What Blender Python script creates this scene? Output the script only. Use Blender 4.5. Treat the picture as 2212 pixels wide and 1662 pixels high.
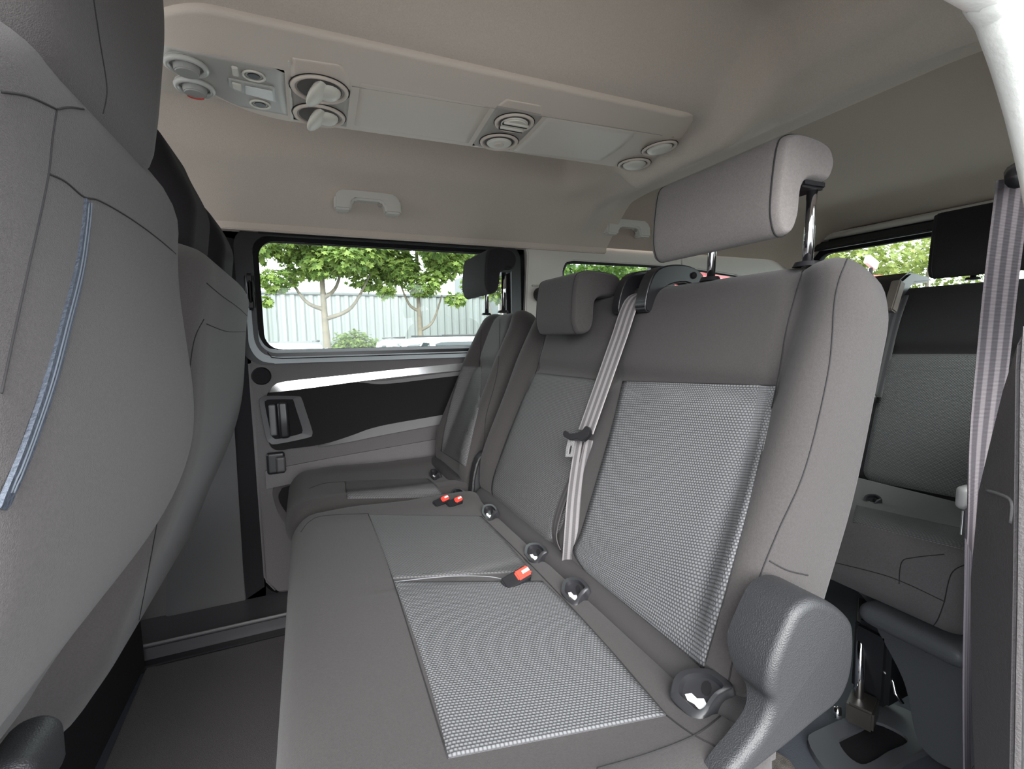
import bpy, bmesh, math, random
from mathutils import Vector, Matrix, noise
from mathutils.bvhtree import BVHTree
random.seed(7)
V = Vector
S = bpy.context.scene
for o in list(bpy.data.objects): bpy.data.objects.remove(o)

# ------------------------------------------------------------------ camera
FPX = 1015.0; YAW, PIT, ROL = [math.radians(a) for a in (23.6, -5.8, -1.0)]
CAM = V((0, 0, .80))
FW = V((math.sin(YAW)*math.cos(PIT), math.cos(YAW)*math.cos(PIT), math.sin(PIT)))
R0 = V((math.cos(YAW), -math.sin(YAW), 0)); U0 = R0.cross(FW)
RT = R0*math.cos(ROL)+U0*math.sin(ROL); UP = -R0*math.sin(ROL)+U0*math.cos(ROL)
cd = bpy.data.cameras.new('camera'); cam = bpy.data.objects.new('camera', cd); S.collection.objects.link(cam)
cd.sensor_width = 36; cd.lens = FPX/2212*36; cd.clip_start = .01; cd.clip_end = 300
M = Matrix.Identity(4)
for i in range(3): M[i][0] = RT[i]; M[i][1] = UP[i]; M[i][2] = -FW[i]; M[i][3] = CAM[i]
cam.matrix_world = M; S.camera = cam

# ------------------------------------------------------------------ daylight
W = bpy.data.worlds.new('overcast_sky'); S.world = W; W.use_nodes = True
bg = W.node_tree.nodes['Background']; bg.inputs[0].default_value = (.93, .97, 1.0, 1); bg.inputs[1].default_value = 2.5
sd = bpy.data.lights.new('sun', 'SUN'); so = bpy.data.objects.new('sun', sd); S.collection.objects.link(so)
sd.energy = 3.2; sd.angle = math.radians(50); sd.color = (1, .985, .96)
so.rotation_euler = V((.28, .84, -.46)).to_track_quat('-Z', 'Y').to_euler()
S.view_settings.view_transform = 'Standard'; S.view_settings.look = 'None'
S.view_settings.gamma = 1; S.view_settings.use_curve_mapping = False
S.view_settings.exposure = 1.3
def portal(loc, rot, sx, sy):
    l = bpy.data.lights.new('daylight_opening', 'AREA'); l.shape = 'RECTANGLE'; l.size = sx; l.size_y = sy
    l.cycles.is_portal = True
    o = bpy.data.objects.new('daylight_opening', l); o.location = loc; o.rotation_euler = rot; S.collection.objects.link(o)

# ------------------------------------------------------------------ materials
def newmat(name):
    m = bpy.data.materials.new(name); m.use_nodes = True
    nt = m.node_tree; return m, nt, nt.nodes['Principled BSDF']
def N(nt, t, **k):
    n = nt.nodes.new(t)
    for a, b in k.items(): setattr(n, a, b)
    return n
def mat(name, col, rough=.6, spec=.5, metal=0, bump=0, bscale=200, var=0, vscale=8, detail=3):
    m, nt, b = newmat(name)
    b.inputs['Base Color'].default_value = (*col, 1); b.inputs['Roughness'].default_value = rough
    b.inputs['Specular IOR Level'].default_value = spec; b.inputs['Metallic'].default_value = metal
    tc = N(nt, 'ShaderNodeTexCoord')
    if bump:
        nz = N(nt, 'ShaderNodeTexNoise'); nz.inputs['Scale'].default_value = bscale; nz.inputs['Detail'].default_value = detail
        nt.links.new(tc.outputs['Object'], nz.inputs['Vector'])
        bp = N(nt, 'ShaderNodeBump'); bp.inputs['Strength'].default_value = bump; bp.inputs['Distance'].default_value = .002
        nt.links.new(nz.outputs['Fac'], bp.inputs['Height']); nt.links.new(bp.outputs['Normal'], b.inputs['Normal'])
    if var:
        n2 = N(nt, 'ShaderNodeTexNoise'); n2.inputs['Scale'].default_value = vscale; n2.inputs['Detail'].default_value = 4
        nt.links.new(tc.outputs['Object'], n2.inputs['Vector'])
        rp = N(nt, 'ShaderNodeMapRange'); rp.inputs['From Min'].default_value = .3; rp.inputs['From Max'].default_value = .7
        rp.inputs['To Min'].default_value = 1-var; rp.inputs['To Max'].default_value = 1+var
        nt.links.new(n2.outputs['Fac'], rp.inputs['Value'])
        mx = N(nt, 'ShaderNodeVectorMath', operation='SCALE'); mx.inputs[0].default_value = col
        nt.links.new(rp.outputs['Result'], mx.inputs['Scale']); nt.links.new(mx.outputs['Vector'], b.inputs['Base Color'])
    return m
def fabric(name, col, thread=1500, var=.10, sheen=.25):
    m = mat(name, col, rough=.95, spec=.2, bump=.35, bscale=thread, var=var, vscale=500, detail=1)
    b = m.node_tree.nodes['Principled BSDF']
    b.inputs['Sheen Weight'].default_value = sheen; b.inputs['Sheen Roughness'].default_value = .5
    return m
def weave(name, c0, c1, pu, pv, brick=.5):
    # woven seat insert: small raised light threads over darker ground, from UV in metres
    m, nt, b = newmat(name); L = nt.links.new
    b.inputs['Roughness'].default_value = .8; b.inputs['Specular IOR Level'].default_value = .35
    uv = N(nt, 'ShaderNodeUVMap'); sp = N(nt, 'ShaderNodeSeparateXYZ'); L(uv.outputs[0], sp.inputs[0])
    def mth(op, a, bb=None):
        n = N(nt, 'ShaderNodeMath', operation=op)
        for i, x in enumerate((a, bb)):
            if x is None: continue
            if isinstance(x, (int, float)): n.inputs[i].default_value = x
            else: L(x, n.inputs[i])
        return n.outputs[0]
    v = mth('DIVIDE', sp.outputs[1], pv); row = mth('FLOOR', v)
    u = mth('ADD', mth('DIVIDE', sp.outputs[0], pu), mth('MULTIPLY', row, brick))
    su = mth('ABSOLUTE', mth('SINE', mth('MULTIPLY', u, math.pi))); sv = mth('ABSOLUTE', mth('SINE', mth('MULTIPLY', v, math.pi)))
    h = mth('MULTIPLY', mth('POWER', su, .6), mth('POWER', sv, .8))
    mx = N(nt, 'ShaderNodeMix', data_type='RGBA'); L(h, mx.inputs[0]); mx.inputs[6].default_value = (*c0, 1); mx.inputs[7].default_value = (*c1, 1)
    L(mx.outputs[2], b.inputs['Base Color'])
    bp = N(nt, 'ShaderNodeBump'); bp.inputs['Strength'].default_value = .6; bp.inputs['Distance'].default_value = .0012
    L(h, bp.inputs['Height']); L(bp.outputs['Normal'], b.inputs['Normal'])
    return m
def glass(name, tint=(1, 1, 1), refl=.06):
    m = bpy.data.materials.new(name); m.use_nodes = True; nt = m.node_tree; nt.nodes.clear()
    o = N(nt, 'ShaderNodeOutputMaterial'); mx = N(nt, 'ShaderNodeMixShader'); t = N(nt, 'ShaderNodeBsdfTransparent'); g = N(nt, 'ShaderNodeBsdfGlossy')
    t.inputs[0].default_value = (*tint, 1); g.inputs['Roughness'].default_value = .02
    lw = N(nt, 'ShaderNodeFresnel'); lw.inputs[0].default_value = 1.3
    ml = N(nt, 'ShaderNodeMath', operation='MULTIPLY'); ml.inputs[1].default_value = 1.0
    nt.links.new(lw.outputs[0], ml.inputs[0]); nt.links.new(ml.outputs[0], mx.inputs[0])
    nt.links.new(t.outputs[0], mx.inputs[1]); nt.links.new(g.outputs[0], mx.inputs[2]); nt.links.new(mx.outputs[0], o.inputs[0])
    return m
def webbing(name, c0, c1):
    m, nt, b = newmat(name); L = nt.links.new
    b.inputs['Roughness'].default_value = .7
    uv = N(nt, 'ShaderNodeUVMap'); sp = N(nt, 'ShaderNodeSeparateXYZ'); L(uv.outputs[0], sp.inputs[0])
    s = N(nt, 'ShaderNodeMath', operation='MULTIPLY'); s.inputs[1].default_value = math.pi*6; L(sp.outputs[0], s.inputs[0])
    c = N(nt, 'ShaderNodeMath', operation='COSINE'); L(s.outputs[0], c.inputs[0])
    r = N(nt, 'ShaderNodeMapRange'); r.inputs['From Min'].default_value = -.2; r.inputs['From Max'].default_value = .5; L(c.outputs[0], r.inputs[0])
    mx = N(nt, 'ShaderNodeMix', data_type='RGBA'); L(r.outputs[0], mx.inputs[0]); mx.inputs[6].default_value = (*c0, 1); mx.inputs[7].default_value = (*c1, 1)
    L(mx.outputs[2], b.inputs['Base Color'])
    w = N(nt, 'ShaderNodeMath', operation='SINE'); q = N(nt, 'ShaderNodeMath', operation='MULTIPLY'); q.inputs[1].default_value = 4000; L(sp.outputs[1], q.inputs[0]); L(q.outputs[0], w.inputs[0])
    bp = N(nt, 'ShaderNodeBump'); bp.inputs['Strength'].default_value = .3; bp.inputs['Distance'].default_value = .0006; L(w.outputs[0], bp.inputs['Height']); L(bp.outputs[0], b.inputs['Normal'])
    return m
def leafmat(name, c0, c1):
    m, nt, b = newmat(name); L = nt.links.new
    g = N(nt, 'ShaderNodeNewGeometry'); mx = N(nt, 'ShaderNodeMix', data_type='RGBA')
    L(g.outputs['Random Per Island'], mx.inputs[0]); mx.inputs[6].default_value = (*c0, 1); mx.inputs[7].default_value = (*c1, 1)
    L(mx.outputs[2], b.inputs['Base Color']); b.inputs['Roughness'].default_value = .55
    tr = N(nt, 'ShaderNodeBsdfTranslucent'); L(mx.outputs[2], tr.inputs[0])
    ms = N(nt, 'ShaderNodeMixShader'); ms.inputs[0].default_value = .45
    out = nt.nodes['Material Output']; L(b.outputs[0], ms.inputs[1]); L(tr.outputs[0], ms.inputs[2]); L(ms.outputs[0], out.inputs[0])
    return m
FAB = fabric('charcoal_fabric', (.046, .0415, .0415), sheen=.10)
FABF = fabric('front_seat_fabric', (.078, .071, .071), sheen=.12)
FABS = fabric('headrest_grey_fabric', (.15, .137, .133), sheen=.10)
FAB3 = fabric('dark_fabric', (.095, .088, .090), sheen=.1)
BLK = fabric('black_and_shaded_fabric', (.016, .014, .016), sheen=.05)  # black headrests, and painted shade on the rear bench backrest
INS = weave('woven_insert', (.036, .036, .038), (.18, .182, .19), .0042, .0036)
INSC = weave('woven_insert_fine', (.052, .051, .053), (.128, .126, .129), .0060, .0032)
SEAM = mat('seam_thread', (.012, .011, .012), .9)
SEAML = mat('light_stitching', (.20, .205, .22), .8)
ZIP = mat('blue_grey_zip', (.06, .072, .095), .6, bump=.8, bscale=400)
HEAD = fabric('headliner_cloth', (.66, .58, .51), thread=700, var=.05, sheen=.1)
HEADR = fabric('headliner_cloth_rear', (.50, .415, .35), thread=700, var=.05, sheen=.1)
CONS = mat('console_plastic', (.78, .685, .60), .55, bump=.15, bscale=600)
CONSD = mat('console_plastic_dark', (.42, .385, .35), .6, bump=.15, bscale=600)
CREAM = mat('vent_plastic', (.80, .77, .69), .45)
GREYP = mat('grey_trim_plastic', (.15, .146, .15), .6, bump=.3, bscale=500)
LTRIM = mat('pale_pillar_trim', (.66, .62, .575), .6, bump=.1, bscale=600)
DPLA = mat('door_plastic', (.082, .074, .077), .55, bump=.4, bscale=420)
DPLB = mat('door_insert_plastic', (.010, .009, .010), .75, spec=.2, bump=.2, bscale=500)
BLACK = mat('black_plastic', (.012, .012, .014), .35)
BLACKM = mat('matt_black_rubber', (.007, .0065, .008), .85, spec=.3)
GRAIN = mat('grained_grey_plastic', (.018, .0185, .0205), .45, spec=.55, bump=.30, bscale=900, detail=1)
SATIN = mat('satin_silver', (.93, .93, .94), .16, metal=.85)
CHROME = mat('chrome', (.85, .85, .87), .08, metal=1)
STEEL = mat('dark_steel', (.12, .11, .10), .35, metal=.8)
RED = mat('red_button', (.75, .06, .04), .35)
WHITE = mat('white_print', (.8, .8, .8), .5)
MAT_ = mat('floor_mat_carpet', (.105, .098, .100), .98, spec=.1, bump=.9, bscale=900, var=.22, vscale=500)
FLR = mat('blue_grey_floor', (.055, .06, .075), .6, bump=.2, bscale=300)
SILL = mat('sill_plastic', (.05, .048, .052), .4)
SEALW = mat('pale_body_seal', (.93, .935, .90), .5, bump=.25, bscale=200)
SEALG = mat('grey_body_edge', (.42, .43, .42), .5, bump=.5, bscale=160)
GLASS = glass('clear_glass', (.93, .98, .96))
LENS = mat('lamp_lens', (.75, .76, .74), .15)
BELT = webbing('grey_webbing', (.13, .12, .125), (.30, .28, .285))
BELTD = webbing('mauve_webbing', (.035, .03, .037), (.11, .098, .106))

# ------------------------------------------------------------------ helpers
COL = S.collection
def setp(o, label=None, cat=None, group=None, kind=None):
    if label: o['label'] = label
    if cat: o['category'] = cat
    if group: o['group'] = group
    if kind: o['kind'] = kind
    return o
def empty(name, loc, label=None, cat=None, group=None, kind=None):
    o = bpy.data.objects.new(name, None); COL.objects.link(o); o.location = loc; o.empty_display_size = .05
    o['_l'] = list(loc)
    return setp(o, label, cat, group, kind)
def wl(o):
    return V(o.location)                                  # meshes are built in world space with their origin at zero
def link(name, me, m, parent=None, smooth=True):
    o = bpy.data.objects.new(name, me); COL.objects.link(o)
    if m: me.materials.append(m)
    if smooth and len(me.polygons): me.shade_smooth()
    if parent:
        o.parent = parent; o.matrix_parent_inverse = Matrix.Translation(-wl(parent))
    return o
def mesh(name, vs, fs, m, parent=None, smooth=True, uvs=None):
    me = bpy.data.meshes.new(name); me.from_pydata([tuple(v) for v in vs], [], fs)
    if uvs:
        ul = me.uv_layers.new(name='UVMap')
        for lp in me.loops: ul.data[lp.index].uv = uvs[lp.vertex_index]
    me.update()
    return link(name, me, m, parent, smooth)
def sharp(o, ang=35):
    bm = bmesh.new(); bm.from_mesh(o.data)
    for e in bm.edges:
        if len(e.link_faces) == 2 and e.calc_face_angle(0) > math.radians(ang): e.smooth = False
    bm.to_mesh(o.data); bm.free(); return o
def bmobj(name, bm, m, parent=None, smooth=True, ang=35):
    bmesh.ops.recalc_face_normals(bm, faces=bm.faces[:])
    me = bpy.data.meshes.new(name); bm.to_mesh(me); bm.free()
    o = link(name, me, m, parent, smooth)
    return sharp(o, ang) if smooth else o
def ray(px, py): return (FW+RT*((px-1106)/FPX)-UP*((py-831)/FPX))
def onX(px, py, v): d = ray(px, py); return CAM+d*((v-CAM.x)/d.x)
def onY(px, py, v): d = ray(px, py); return CAM+d*((v-CAM.y)/d.y)
def onZ(px, py, v): d = ray(px, py); return CAM+d*((v-CAM.z)/d.z)
def bvh(*objs):
    vs, fs = [], []
    for o in objs:
        k = len(vs); vs += [v.co.copy() for v in o.data.vertices]; fs += [tuple(i+k for i in p.vertices) for p in o.data.polygons]
    return BVHTree.FromPolygons(vs, fs)
def hit(b, px, py, off=0, near=False):
    d = ray(px, py).normalized(); l, n, i, t = b.ray_cast(CAM, d)
    if l is None: return None, None
    if n.dot(d) > 0: n = -n
    return l+n*off, n
def nhit(b, px, py, off=0):
    p, n = hit(b, px, py, off); k = 0
    while p is None and k < 40: k += 1; p, n = hit(b, px+(1106-px)*.0+math.cos(k)*k*1.2, py+math.sin(k)*k*1.2, off)
    if k: print('nudged', px, py, k)
    return p, n
def catmull(pts, k=8, closed=False):
    P = [V(p) for p in pts]; n = len(P); out = []
    for i in range(n if closed else n-1):
        a = P[(i-1) % n] if closed or i else P[0]; b = P[i]; c = P[(i+1) % n]; d = P[(i+2) % n] if closed or i+2 < n else P[-1]
        for j in range(k):
            t = j/k; out.append(.5*((2*b)+(c-a)*t+(2*a-5*b+4*c-d)*t*t+(3*b-a-3*c+d)*t**3))
    if not closed: out.append(P[-1])
    return out
def tube(name, pts, r, m, parent=None, n=8, closed=False, rfn=None):
    P = [V(p) for p in pts]; vs, fs = [], []; up = None
    for i, p in enumerate(P):
        a = P[i-1] if i or closed else P[0]; c = P[(i+1) % len(P)] if i+1 < len(P) or closed else P[-1]
        t = (c-a).normalized()
        if up is None: up = t.orthogonal().normalized()
        up = (up-t*up.dot(t)).normalized(); s = t.cross(up); rr = rfn(i/(len(P)-1)) if rfn else r
        for k in range(n):
            g = 2*math.pi*k/n; vs.append(p+(up*math.cos(g)+s*math.sin(g))*rr)
    m_ = len(P)
    for i in range(m_ if closed else m_-1):
        for k in range(n):
            fs.append((i*n+k, i*n+(k+1) % n, ((i+1) % m_)*n+(k+1) % n, ((i+1) % m_)*n+k))
    if not closed: fs.append(tuple(range(n-1, -1, -1))); fs.append(tuple((m_-1)*n+k for k in range(n)))
    return mesh(name, vs, fs, m, parent)
def seam(b, pxs, parent, r=.0008, m=None, name='seam', off=.0002, k=8):
    pts = [hit(b, p.x, p.y, off)[0] for p in catmull([(x, y, 0) for x, y in pxs], k)]
    pts = [p for p in pts if p is not None]
    # drop jumps
    out = pts[:1]
    for p in pts[1:]:
        if (p-out[-1]).length < .12: out.append(p)
    if len(out) < 2: print('SEAM FAIL', name, pxs); return None
    return tube(name, out, r, m or SEAM, parent, 6)
def patch(b, rows, m, parent, name, off=.0018, nu=28, nv=36, thick=.004, push=0):
    """a sewn-in panel lying on a surface; rows = [(left px), (right px)] from one end to the other"""
    Ls = catmull([(r[0][0], r[0][1], 0) for r in rows], 12); Rs = catmull([(r[1][0], r[1][1], 0) for r in rows], 12)
    G = []; bad = 0
    for j in range(nv+1):
        f = j/nv*(len(Ls)-1); k = min(int(f), len(Ls)-2); l = Ls[k].lerp(Ls[k+1], f-k); r = Rs[k].lerp(Rs[k+1], f-k); row = []
        for i in range(nu+1):
            q = l.lerp(r, i/nu); p, n = hit(b, q.x, q.y)
            if p is None: bad += 1
            row.append([p, n])
        G.append(row)
    for row in G:
        for i, c in enumerate(row):
            if c[0] is None:
                g = [x for x in row if x[0] is not None]
                if not g: print('PATCH FAIL', name, rows[0], len(G)); return None
                src = min((x for x in range(len(row)) if row[x][0] is not None), key=lambda x: abs(x-i)); c[0], c[1] = row[src][0].copy(), row[src][1].copy()
    if bad: print('patch', name, 'misses', bad, rows[0])
    vs, uvs, fs = [], [], []; w = nu+1
    # arc length uv
    mid = nv//2; U = [0]
    for i in range(1, w): U.append(U[-1]+(G[mid][i][0]-G[mid][i-1][0]).length)
    Vv = [0]
    for j in range(1, nv+1): Vv.append(Vv[-1]+(G[j][nu//2][0]-G[j-1][nu//2][0]).length)
    for lay in (off, off-thick):
        for j in range(nv+1):
            for i in range(w):
                e = min(i, nu-i, j, nv-j); o2 = off-.0012 if (lay == off and e == 0) else lay
                vs.append(G[j][i][0]+G[j][i][1]*o2); uvs.append((U[i], Vv[j]))
    K = w*(nv+1)
    for j in range(nv):
        for i in range(nu):
            a = j*w+i; fs.append((a, a+1, a+w+1, a+w))
    for i in range(nu): fs.append((i, i+K, i+1+K, i+1)); a = nv*w+i; fs.append((a+1, a+1+K, a+K, a))
    for j in range(nv): a = j*w; fs.append((a+w, a+w+K, a+K, a)); a = j*w+nu; fs.append((a, a+K, a+w+K, a+w))
    return mesh(name, vs, fs, m, parent, uvs=uvs)
def softbox(name, pos, b0, b1, alo, ahi, front, back, r, m, parent=None, rb=None, na=44, nb=40, nc=6, smooth=True):
    """closed upholstered block: loops across (a) stacked along b; n grows towards the front"""
    rb = rb or r; rb = min(rb, (b1-b0)/2.01)
    f = lambda q: q if callable(q) else (lambda *x: q)
    alo, ahi, front, back = f(alo), f(ahi), f(front), f(back)
    bs = [b0+rb*(1-math.cos(math.pi/2*i/nc)) for i in range(nc+1)]
    bs += [b0+rb+(b1-b0-2*rb)*i/nb for i in range(1, nb)]
    bs += [b1-rb*(1-math.cos(math.pi/2*(nc-i)/nc)) for i in range(nc+1)]
    vs, fs = [], []; L = 2*(na+1)+2*(nc*2-1)
    loops = []
    for b in bs:
        e = max(0, min(b-b0, b1-b)); k = 0 if e >= rb else rb-math.sqrt(max(0, rb*rb-(rb-e)**2))
        lo, hi = alo(b), ahi(b); am = (lo+hi)/2; th = front(am, b)-back(am, b)
        kk = min(k, th*.48, (hi-lo)*.48); lo += kk; hi -= kk
        rr = max(.0004, min(r, (hi-lo)*.49, (th-2*kk)*.49)) if th-2*kk > .001 else .0004
        pts = []
        for i in range(na+1):
            a = lo+rr+(hi-lo-2*rr)*i/na; pts.append((a, front(a, b)-kk))
        F_, B_ = front(hi-rr, b)-kk, back(hi-rr, b)+kk
        for i in range(1, nc): g = math.pi/2*i/nc; pts.append((hi-rr+rr*math.sin(g), F_-rr+rr*math.cos(g)))
        pts.append((hi, (F_+B_)/2 if F_-B_ < 2.2*rr else F_-rr))
        for i in range(1, nc): g = math.pi/2*i/nc; pts.append((hi-rr+rr*math.cos(g), B_+rr-rr*math.sin(g)))
        for i in range(na, -1, -1):
            a = lo+rr+(hi-lo-2*rr)*i/na; pts.append((a, back(a, b)+kk))
        F_, B_ = front(lo+rr, b)-kk, back(lo+rr, b)+kk
        for i in range(1, nc): g = math.pi/2*i/nc; pts.append((lo+rr-rr*math.sin(g), B_+rr-rr*math.cos(g)))
        pts.append((lo, (F_+B_)/2 if F_-B_ < 2.2*rr else F_-rr))
        for i in range(1, nc): g = math.pi/2*i/nc; pts.append((lo+rr-rr*math.cos(g), F_-rr+rr*math.sin(g)))
        L = len(pts); loops.append(b)
        vs += [pos(a, b, n) for a, n in pts]
    for j in range(len(bs)-1):
        for i in range(L):
            fs.append((j*L+i, j*L+(i+1) % L, (j+1)*L+(i+1) % L, (j+1)*L+i))
    for j, rev in ((0, True), (len(bs)-1, False)):
        o = j*L; bi = lambda i: o+na+1+(2*nc-1)+(na-i)
        for i in range(na):
            q = (o+i, o+i+1, bi(i+1), bi(i)); fs.append(q[::-1] if not rev else q)
        q = tuple([o+na]+[o+na+1+i for i in range(2*nc-1)]+[bi(na)]); fs.append(q[::-1] if not rev else q)
        q = tuple([bi(0)]+[o+2*(na+1)+(2*nc-1)+i for i in range(2*nc-1)]+[o]); fs.append(q[::-1] if not rev else q)
    me = bpy.data.meshes.new(name); me.from_pydata([tuple(v) for v in vs], [], fs); me.update()
    bm = bmesh.new(); bm.from_mesh(me); bmesh.ops.recalc_face_normals(bm, faces=bm.faces[:]); bm.to_mesh(me); bm.free()
    o = link(name, me, m, parent, smooth); return o
def pillowplate(name, pts, d, r, m, parent=None, n=6, df=lambda p: 1):
    """thick outline with a rounded rim on its starting face; pts on the outer face, d = thickness vector"""
    P = [V(p) for p in pts]; D = V(d); dn = D.normalized(); k = len(P); nr = []
    for i in range(k):
        t = P[(i+1) % k]-P[i-1]; nr.append(t.cross(dn).normalized())
    c = sum(P, V((0, 0, 0)))/k
    if sum((P[i]-c).dot(nr[i]) for i in range(k)) < 0: nr = [-q for q in nr]
    vs = []
    for j in range(n+1):
        g = math.pi/2*j/n; vs += [P[i]-nr[i]*r*(1-math.sin(g))+dn*r*(1-math.cos(g)) for i in range(k)]
    vs += [p+D*df(p) for p in P]; fs = []
    for j in range(n+1): fs += [(j*k+i, j*k+(i+1) % k, (j+1)*k+(i+1) % k, (j+1)*k+i) for i in range(k)]
    fs += [tuple(range(k)), tuple((n+1)*k+i for i in range(k-1, -1, -1))]
    bm = bmesh.new(); VV = [bm.verts.new(v) for v in vs]
    for f in fs: bm.faces.new([VV[i] for i in f])
    return bmobj(name, bm, m, parent, ang=75)
def plate(name, pts, d, m, parent=None, bev=.003, seg=2):
    """flat outline given thickness along vector d, edges bevelled"""
    bm = bmesh.new(); vs = [bm.verts.new(p) for p in pts]; f = bm.faces.new(vs)
    g = bmesh.ops.extrude_face_region(bm, geom=[f]); nv = [x for x in g['geom'] if isinstance(x, bmesh.types.BMVert)]
    bmesh.ops.translate(bm, verts=nv, vec=V(d))
    if bev: bmesh.ops.bevel(bm, geom=bm.edges[:], offset=bev, segments=seg, affect='EDGES', clamp_overlap=True)
    return bmobj(name, bm, m, parent, ang=50)
def box(name, lo, hi, m, parent=None, bev=.004, seg=2, rot=None, pivot=None):
    bm = bmesh.new(); bmesh.ops.create_cube(bm, size=1)
    for v in bm.verts: v.co = V([(lo[i]+hi[i])/2+v.co[i]*(hi[i]-lo[i]) for i in range(3)])
    if bev: bmesh.ops.bevel(bm, geom=bm.edges[:], offset=bev, segments=seg, affect='EDGES', clamp_overlap=True)
    if rot is not None:
        c = V(pivot) if pivot else (V(lo)+V(hi))/2
        bmesh.ops.rotate(bm, verts=bm.verts, cent=c, matrix=rot)
    return bmobj(name, bm, m, parent, ang=50)
def rrect(x0, z0, x1, z1, r, n=6):
    out = []
    for cx, cz, a in ((x1-r, z1-r, 0), (x0+r, z1-r, 90), (x0+r, z0+r, 180), (x1-r, z0+r, 270)):
        for i in range(n+1):
            g = math.radians(a+90*i/n); out.append((cx+r*math.cos(g), cz+r*math.sin(g)))
    return out
def ringplate(name, outer, inner, to3, d, m, parent=None, inset=None):
    """frame between two outlines with equal point counts, thickness d (vector)"""
    n = len(outer); vs = []; d = V(d)
    for P, o in ((outer, V((0, 0, 0))), (inner, V((0, 0, 0)) if inset is None else V(inset)), (inner, d), (outer, d)):
        vs += [V(to3(*p))+o for p in P]
    fs = []
    for k in range(4):
        for i in range(n):
            fs.append((k*n+i, k*n+(i+1) % n, ((k+1) % 4)*n+(i+1) % n, ((k+1) % 4)*n+i))
    return sharp(mesh(name, vs, fs, m, parent), 30)
def ribbon(name, pts, side, w, m, parent=None, thick=.0016, k=6):
    P = catmull(pts, k); n = len(P); vs, uvs, fs = [], [], []; acc = 0
    sides = side if callable(side) else (lambda t: V(side))
    for i, p in enumerate(P):
        t = (P[min(i+1, n-1)]-P[max(i-1, 0)]).normalized(); s = sides(i/(n-1)); s = (s-t*s.dot(t)).normalized(); nn = t.cross(s)
        if i: acc += (p-P[i-1]).length
        for u in (-1, -.5, 0, .5, 1): vs.append(p+s*(u*w/2)+nn*thick/2); uvs.append(((u+1)/2, acc))
        for u in (1, .5, 0, -.5, -1): vs.append(p+s*(u*w/2)-nn*thick/2); uvs.append(((u+1)/2, acc))
    for i in range(n-1):
        for j in range(10): fs.append((i*10+j, i*10+(j+1) % 10, i*10+10+(j+1) % 10, i*10+10+j))
    fs.append(tuple(range(9, -1, -1))); fs.append(tuple((n-1)*10+j for j in range(10)))
    return sharp(mesh(name, vs, fs, m, parent, uvs=uvs), 60)
def ss(x, a, b):
    t = max(0, min(1, (x-a)/(b-a))); return t*t*(3-2*t)
def bell(x, c, w): return math.exp(-((x-c)/w)**2)

# ================================================================== THE VAN SHELL
# headliner: a moulded sheet with a tray recess round the console and coves down to the doors
YL, YR = .235, 1.475
def roof_front(x, y):
    z = 1.250
    e = min(y-YL, YR-y)
    z -= .118*max(0, 1-e/.15)**1.35+.020*(1-ss(e, 0, .26))
    tray = ss(y, .36, .45)*(1-ss(y, 1.25, 1.34))*(1-ss(x, .74, .81))*ss(x, -.95, -.8)
    z += .078*tray
    z -= .106*(1-ss(abs(y-.865), .125, .27))*(1-ss(x, .76, .90))*ss(x, -.40, -.2)   # spine that carries the console
    z -= .034*bell(x, .895, .050)*ss(e, .02, .14)-.006*bell(x, .985, .02)*ss(e, .02, .14)
    return z
def sheet(name, f, x0, x1, nx, y0, y1, ny, m, thick=.012):
    vs, fs = [], []; w = ny+1
    for lay in (0, thick):
        for i in range(nx+1):
            for j in range(ny+1):
                x = x0+(x1-x0)*i/nx; y = y0+(y1-y0)*j/ny; vs.append((x, y, f(x, y)+lay))
    K = (nx+1)*w
    for i in range(nx):
        for j in range(ny):
            a = i*w+j; fs.append((a, a+1, a+w+1, a+w)); fs.append((a+K, a+w+K, a+w+1+K, a+1+K))
    for i in range(nx):
        a = i*w; fs.append((a, a+w, a+w+K, a+K)); a = i*w+ny; fs.append((a, a+K, a+w+K, a+w))
    for j in range(ny):
        fs.append((j, j+K, j+1+K, j+1)); a = nx*w+j; fs.append((a, a+1, a+1+K, a+K))
    o = mesh(name, vs, fs, m); sharp(o, 60); return o
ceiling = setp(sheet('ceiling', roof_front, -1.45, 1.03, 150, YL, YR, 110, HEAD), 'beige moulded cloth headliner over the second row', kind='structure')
def roof_rear(x, y):
    z = 1.278; e = min(y-YL, YR-y)
    if e < .20: z -= .160*(1-e/.20)**2.0
    z -= .055*ss(x, 1.88, 2.10)
    return z
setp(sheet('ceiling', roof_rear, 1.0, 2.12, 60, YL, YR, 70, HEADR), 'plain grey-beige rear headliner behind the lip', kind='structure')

# floor
floor = setp(box('floor', (-1.6, .18, -.06), (2.15, 1.56, 0), FLR, bev=0), kind='structure')
# far side: sliding door
DY = 1.5
door = empty('door_1', (.27, DY, .05), 'closed sliding side door with dark plastic panel and large window', kind='structure')
X0, X1 = -.150, .690
# lower panel body (with window hole above z .745)
pw = [(X0, .10), (X0+.03, .055), (X0+.10, .045), (X1, .045), (X1, .745), (X0, .745)]
plate('panel', [(x, DY-.004, z) for x, z in pw], (0, .05, 0), DPLA, door, bev=.008, seg=3)
outer = rrect(X0-.012, .735, X1, 1.112, .055); inner = rrect(-.105, .775, .645, 1.080, .045)
frm = ringplate('window_frame', outer, rrect(-.118, .765, .655, 1.090, .045), lambda x, z: (x, DY-.012, z), (0, .05, 0), BLACK, door)
ringplate('window_rubber', rrect(-.120, .763, .657, 1.092, .045), inner, lambda x, z: (x, DY+.004, z), (0, .012, 0), BLACKM, door, inset=(0, .006, 0))
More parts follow.
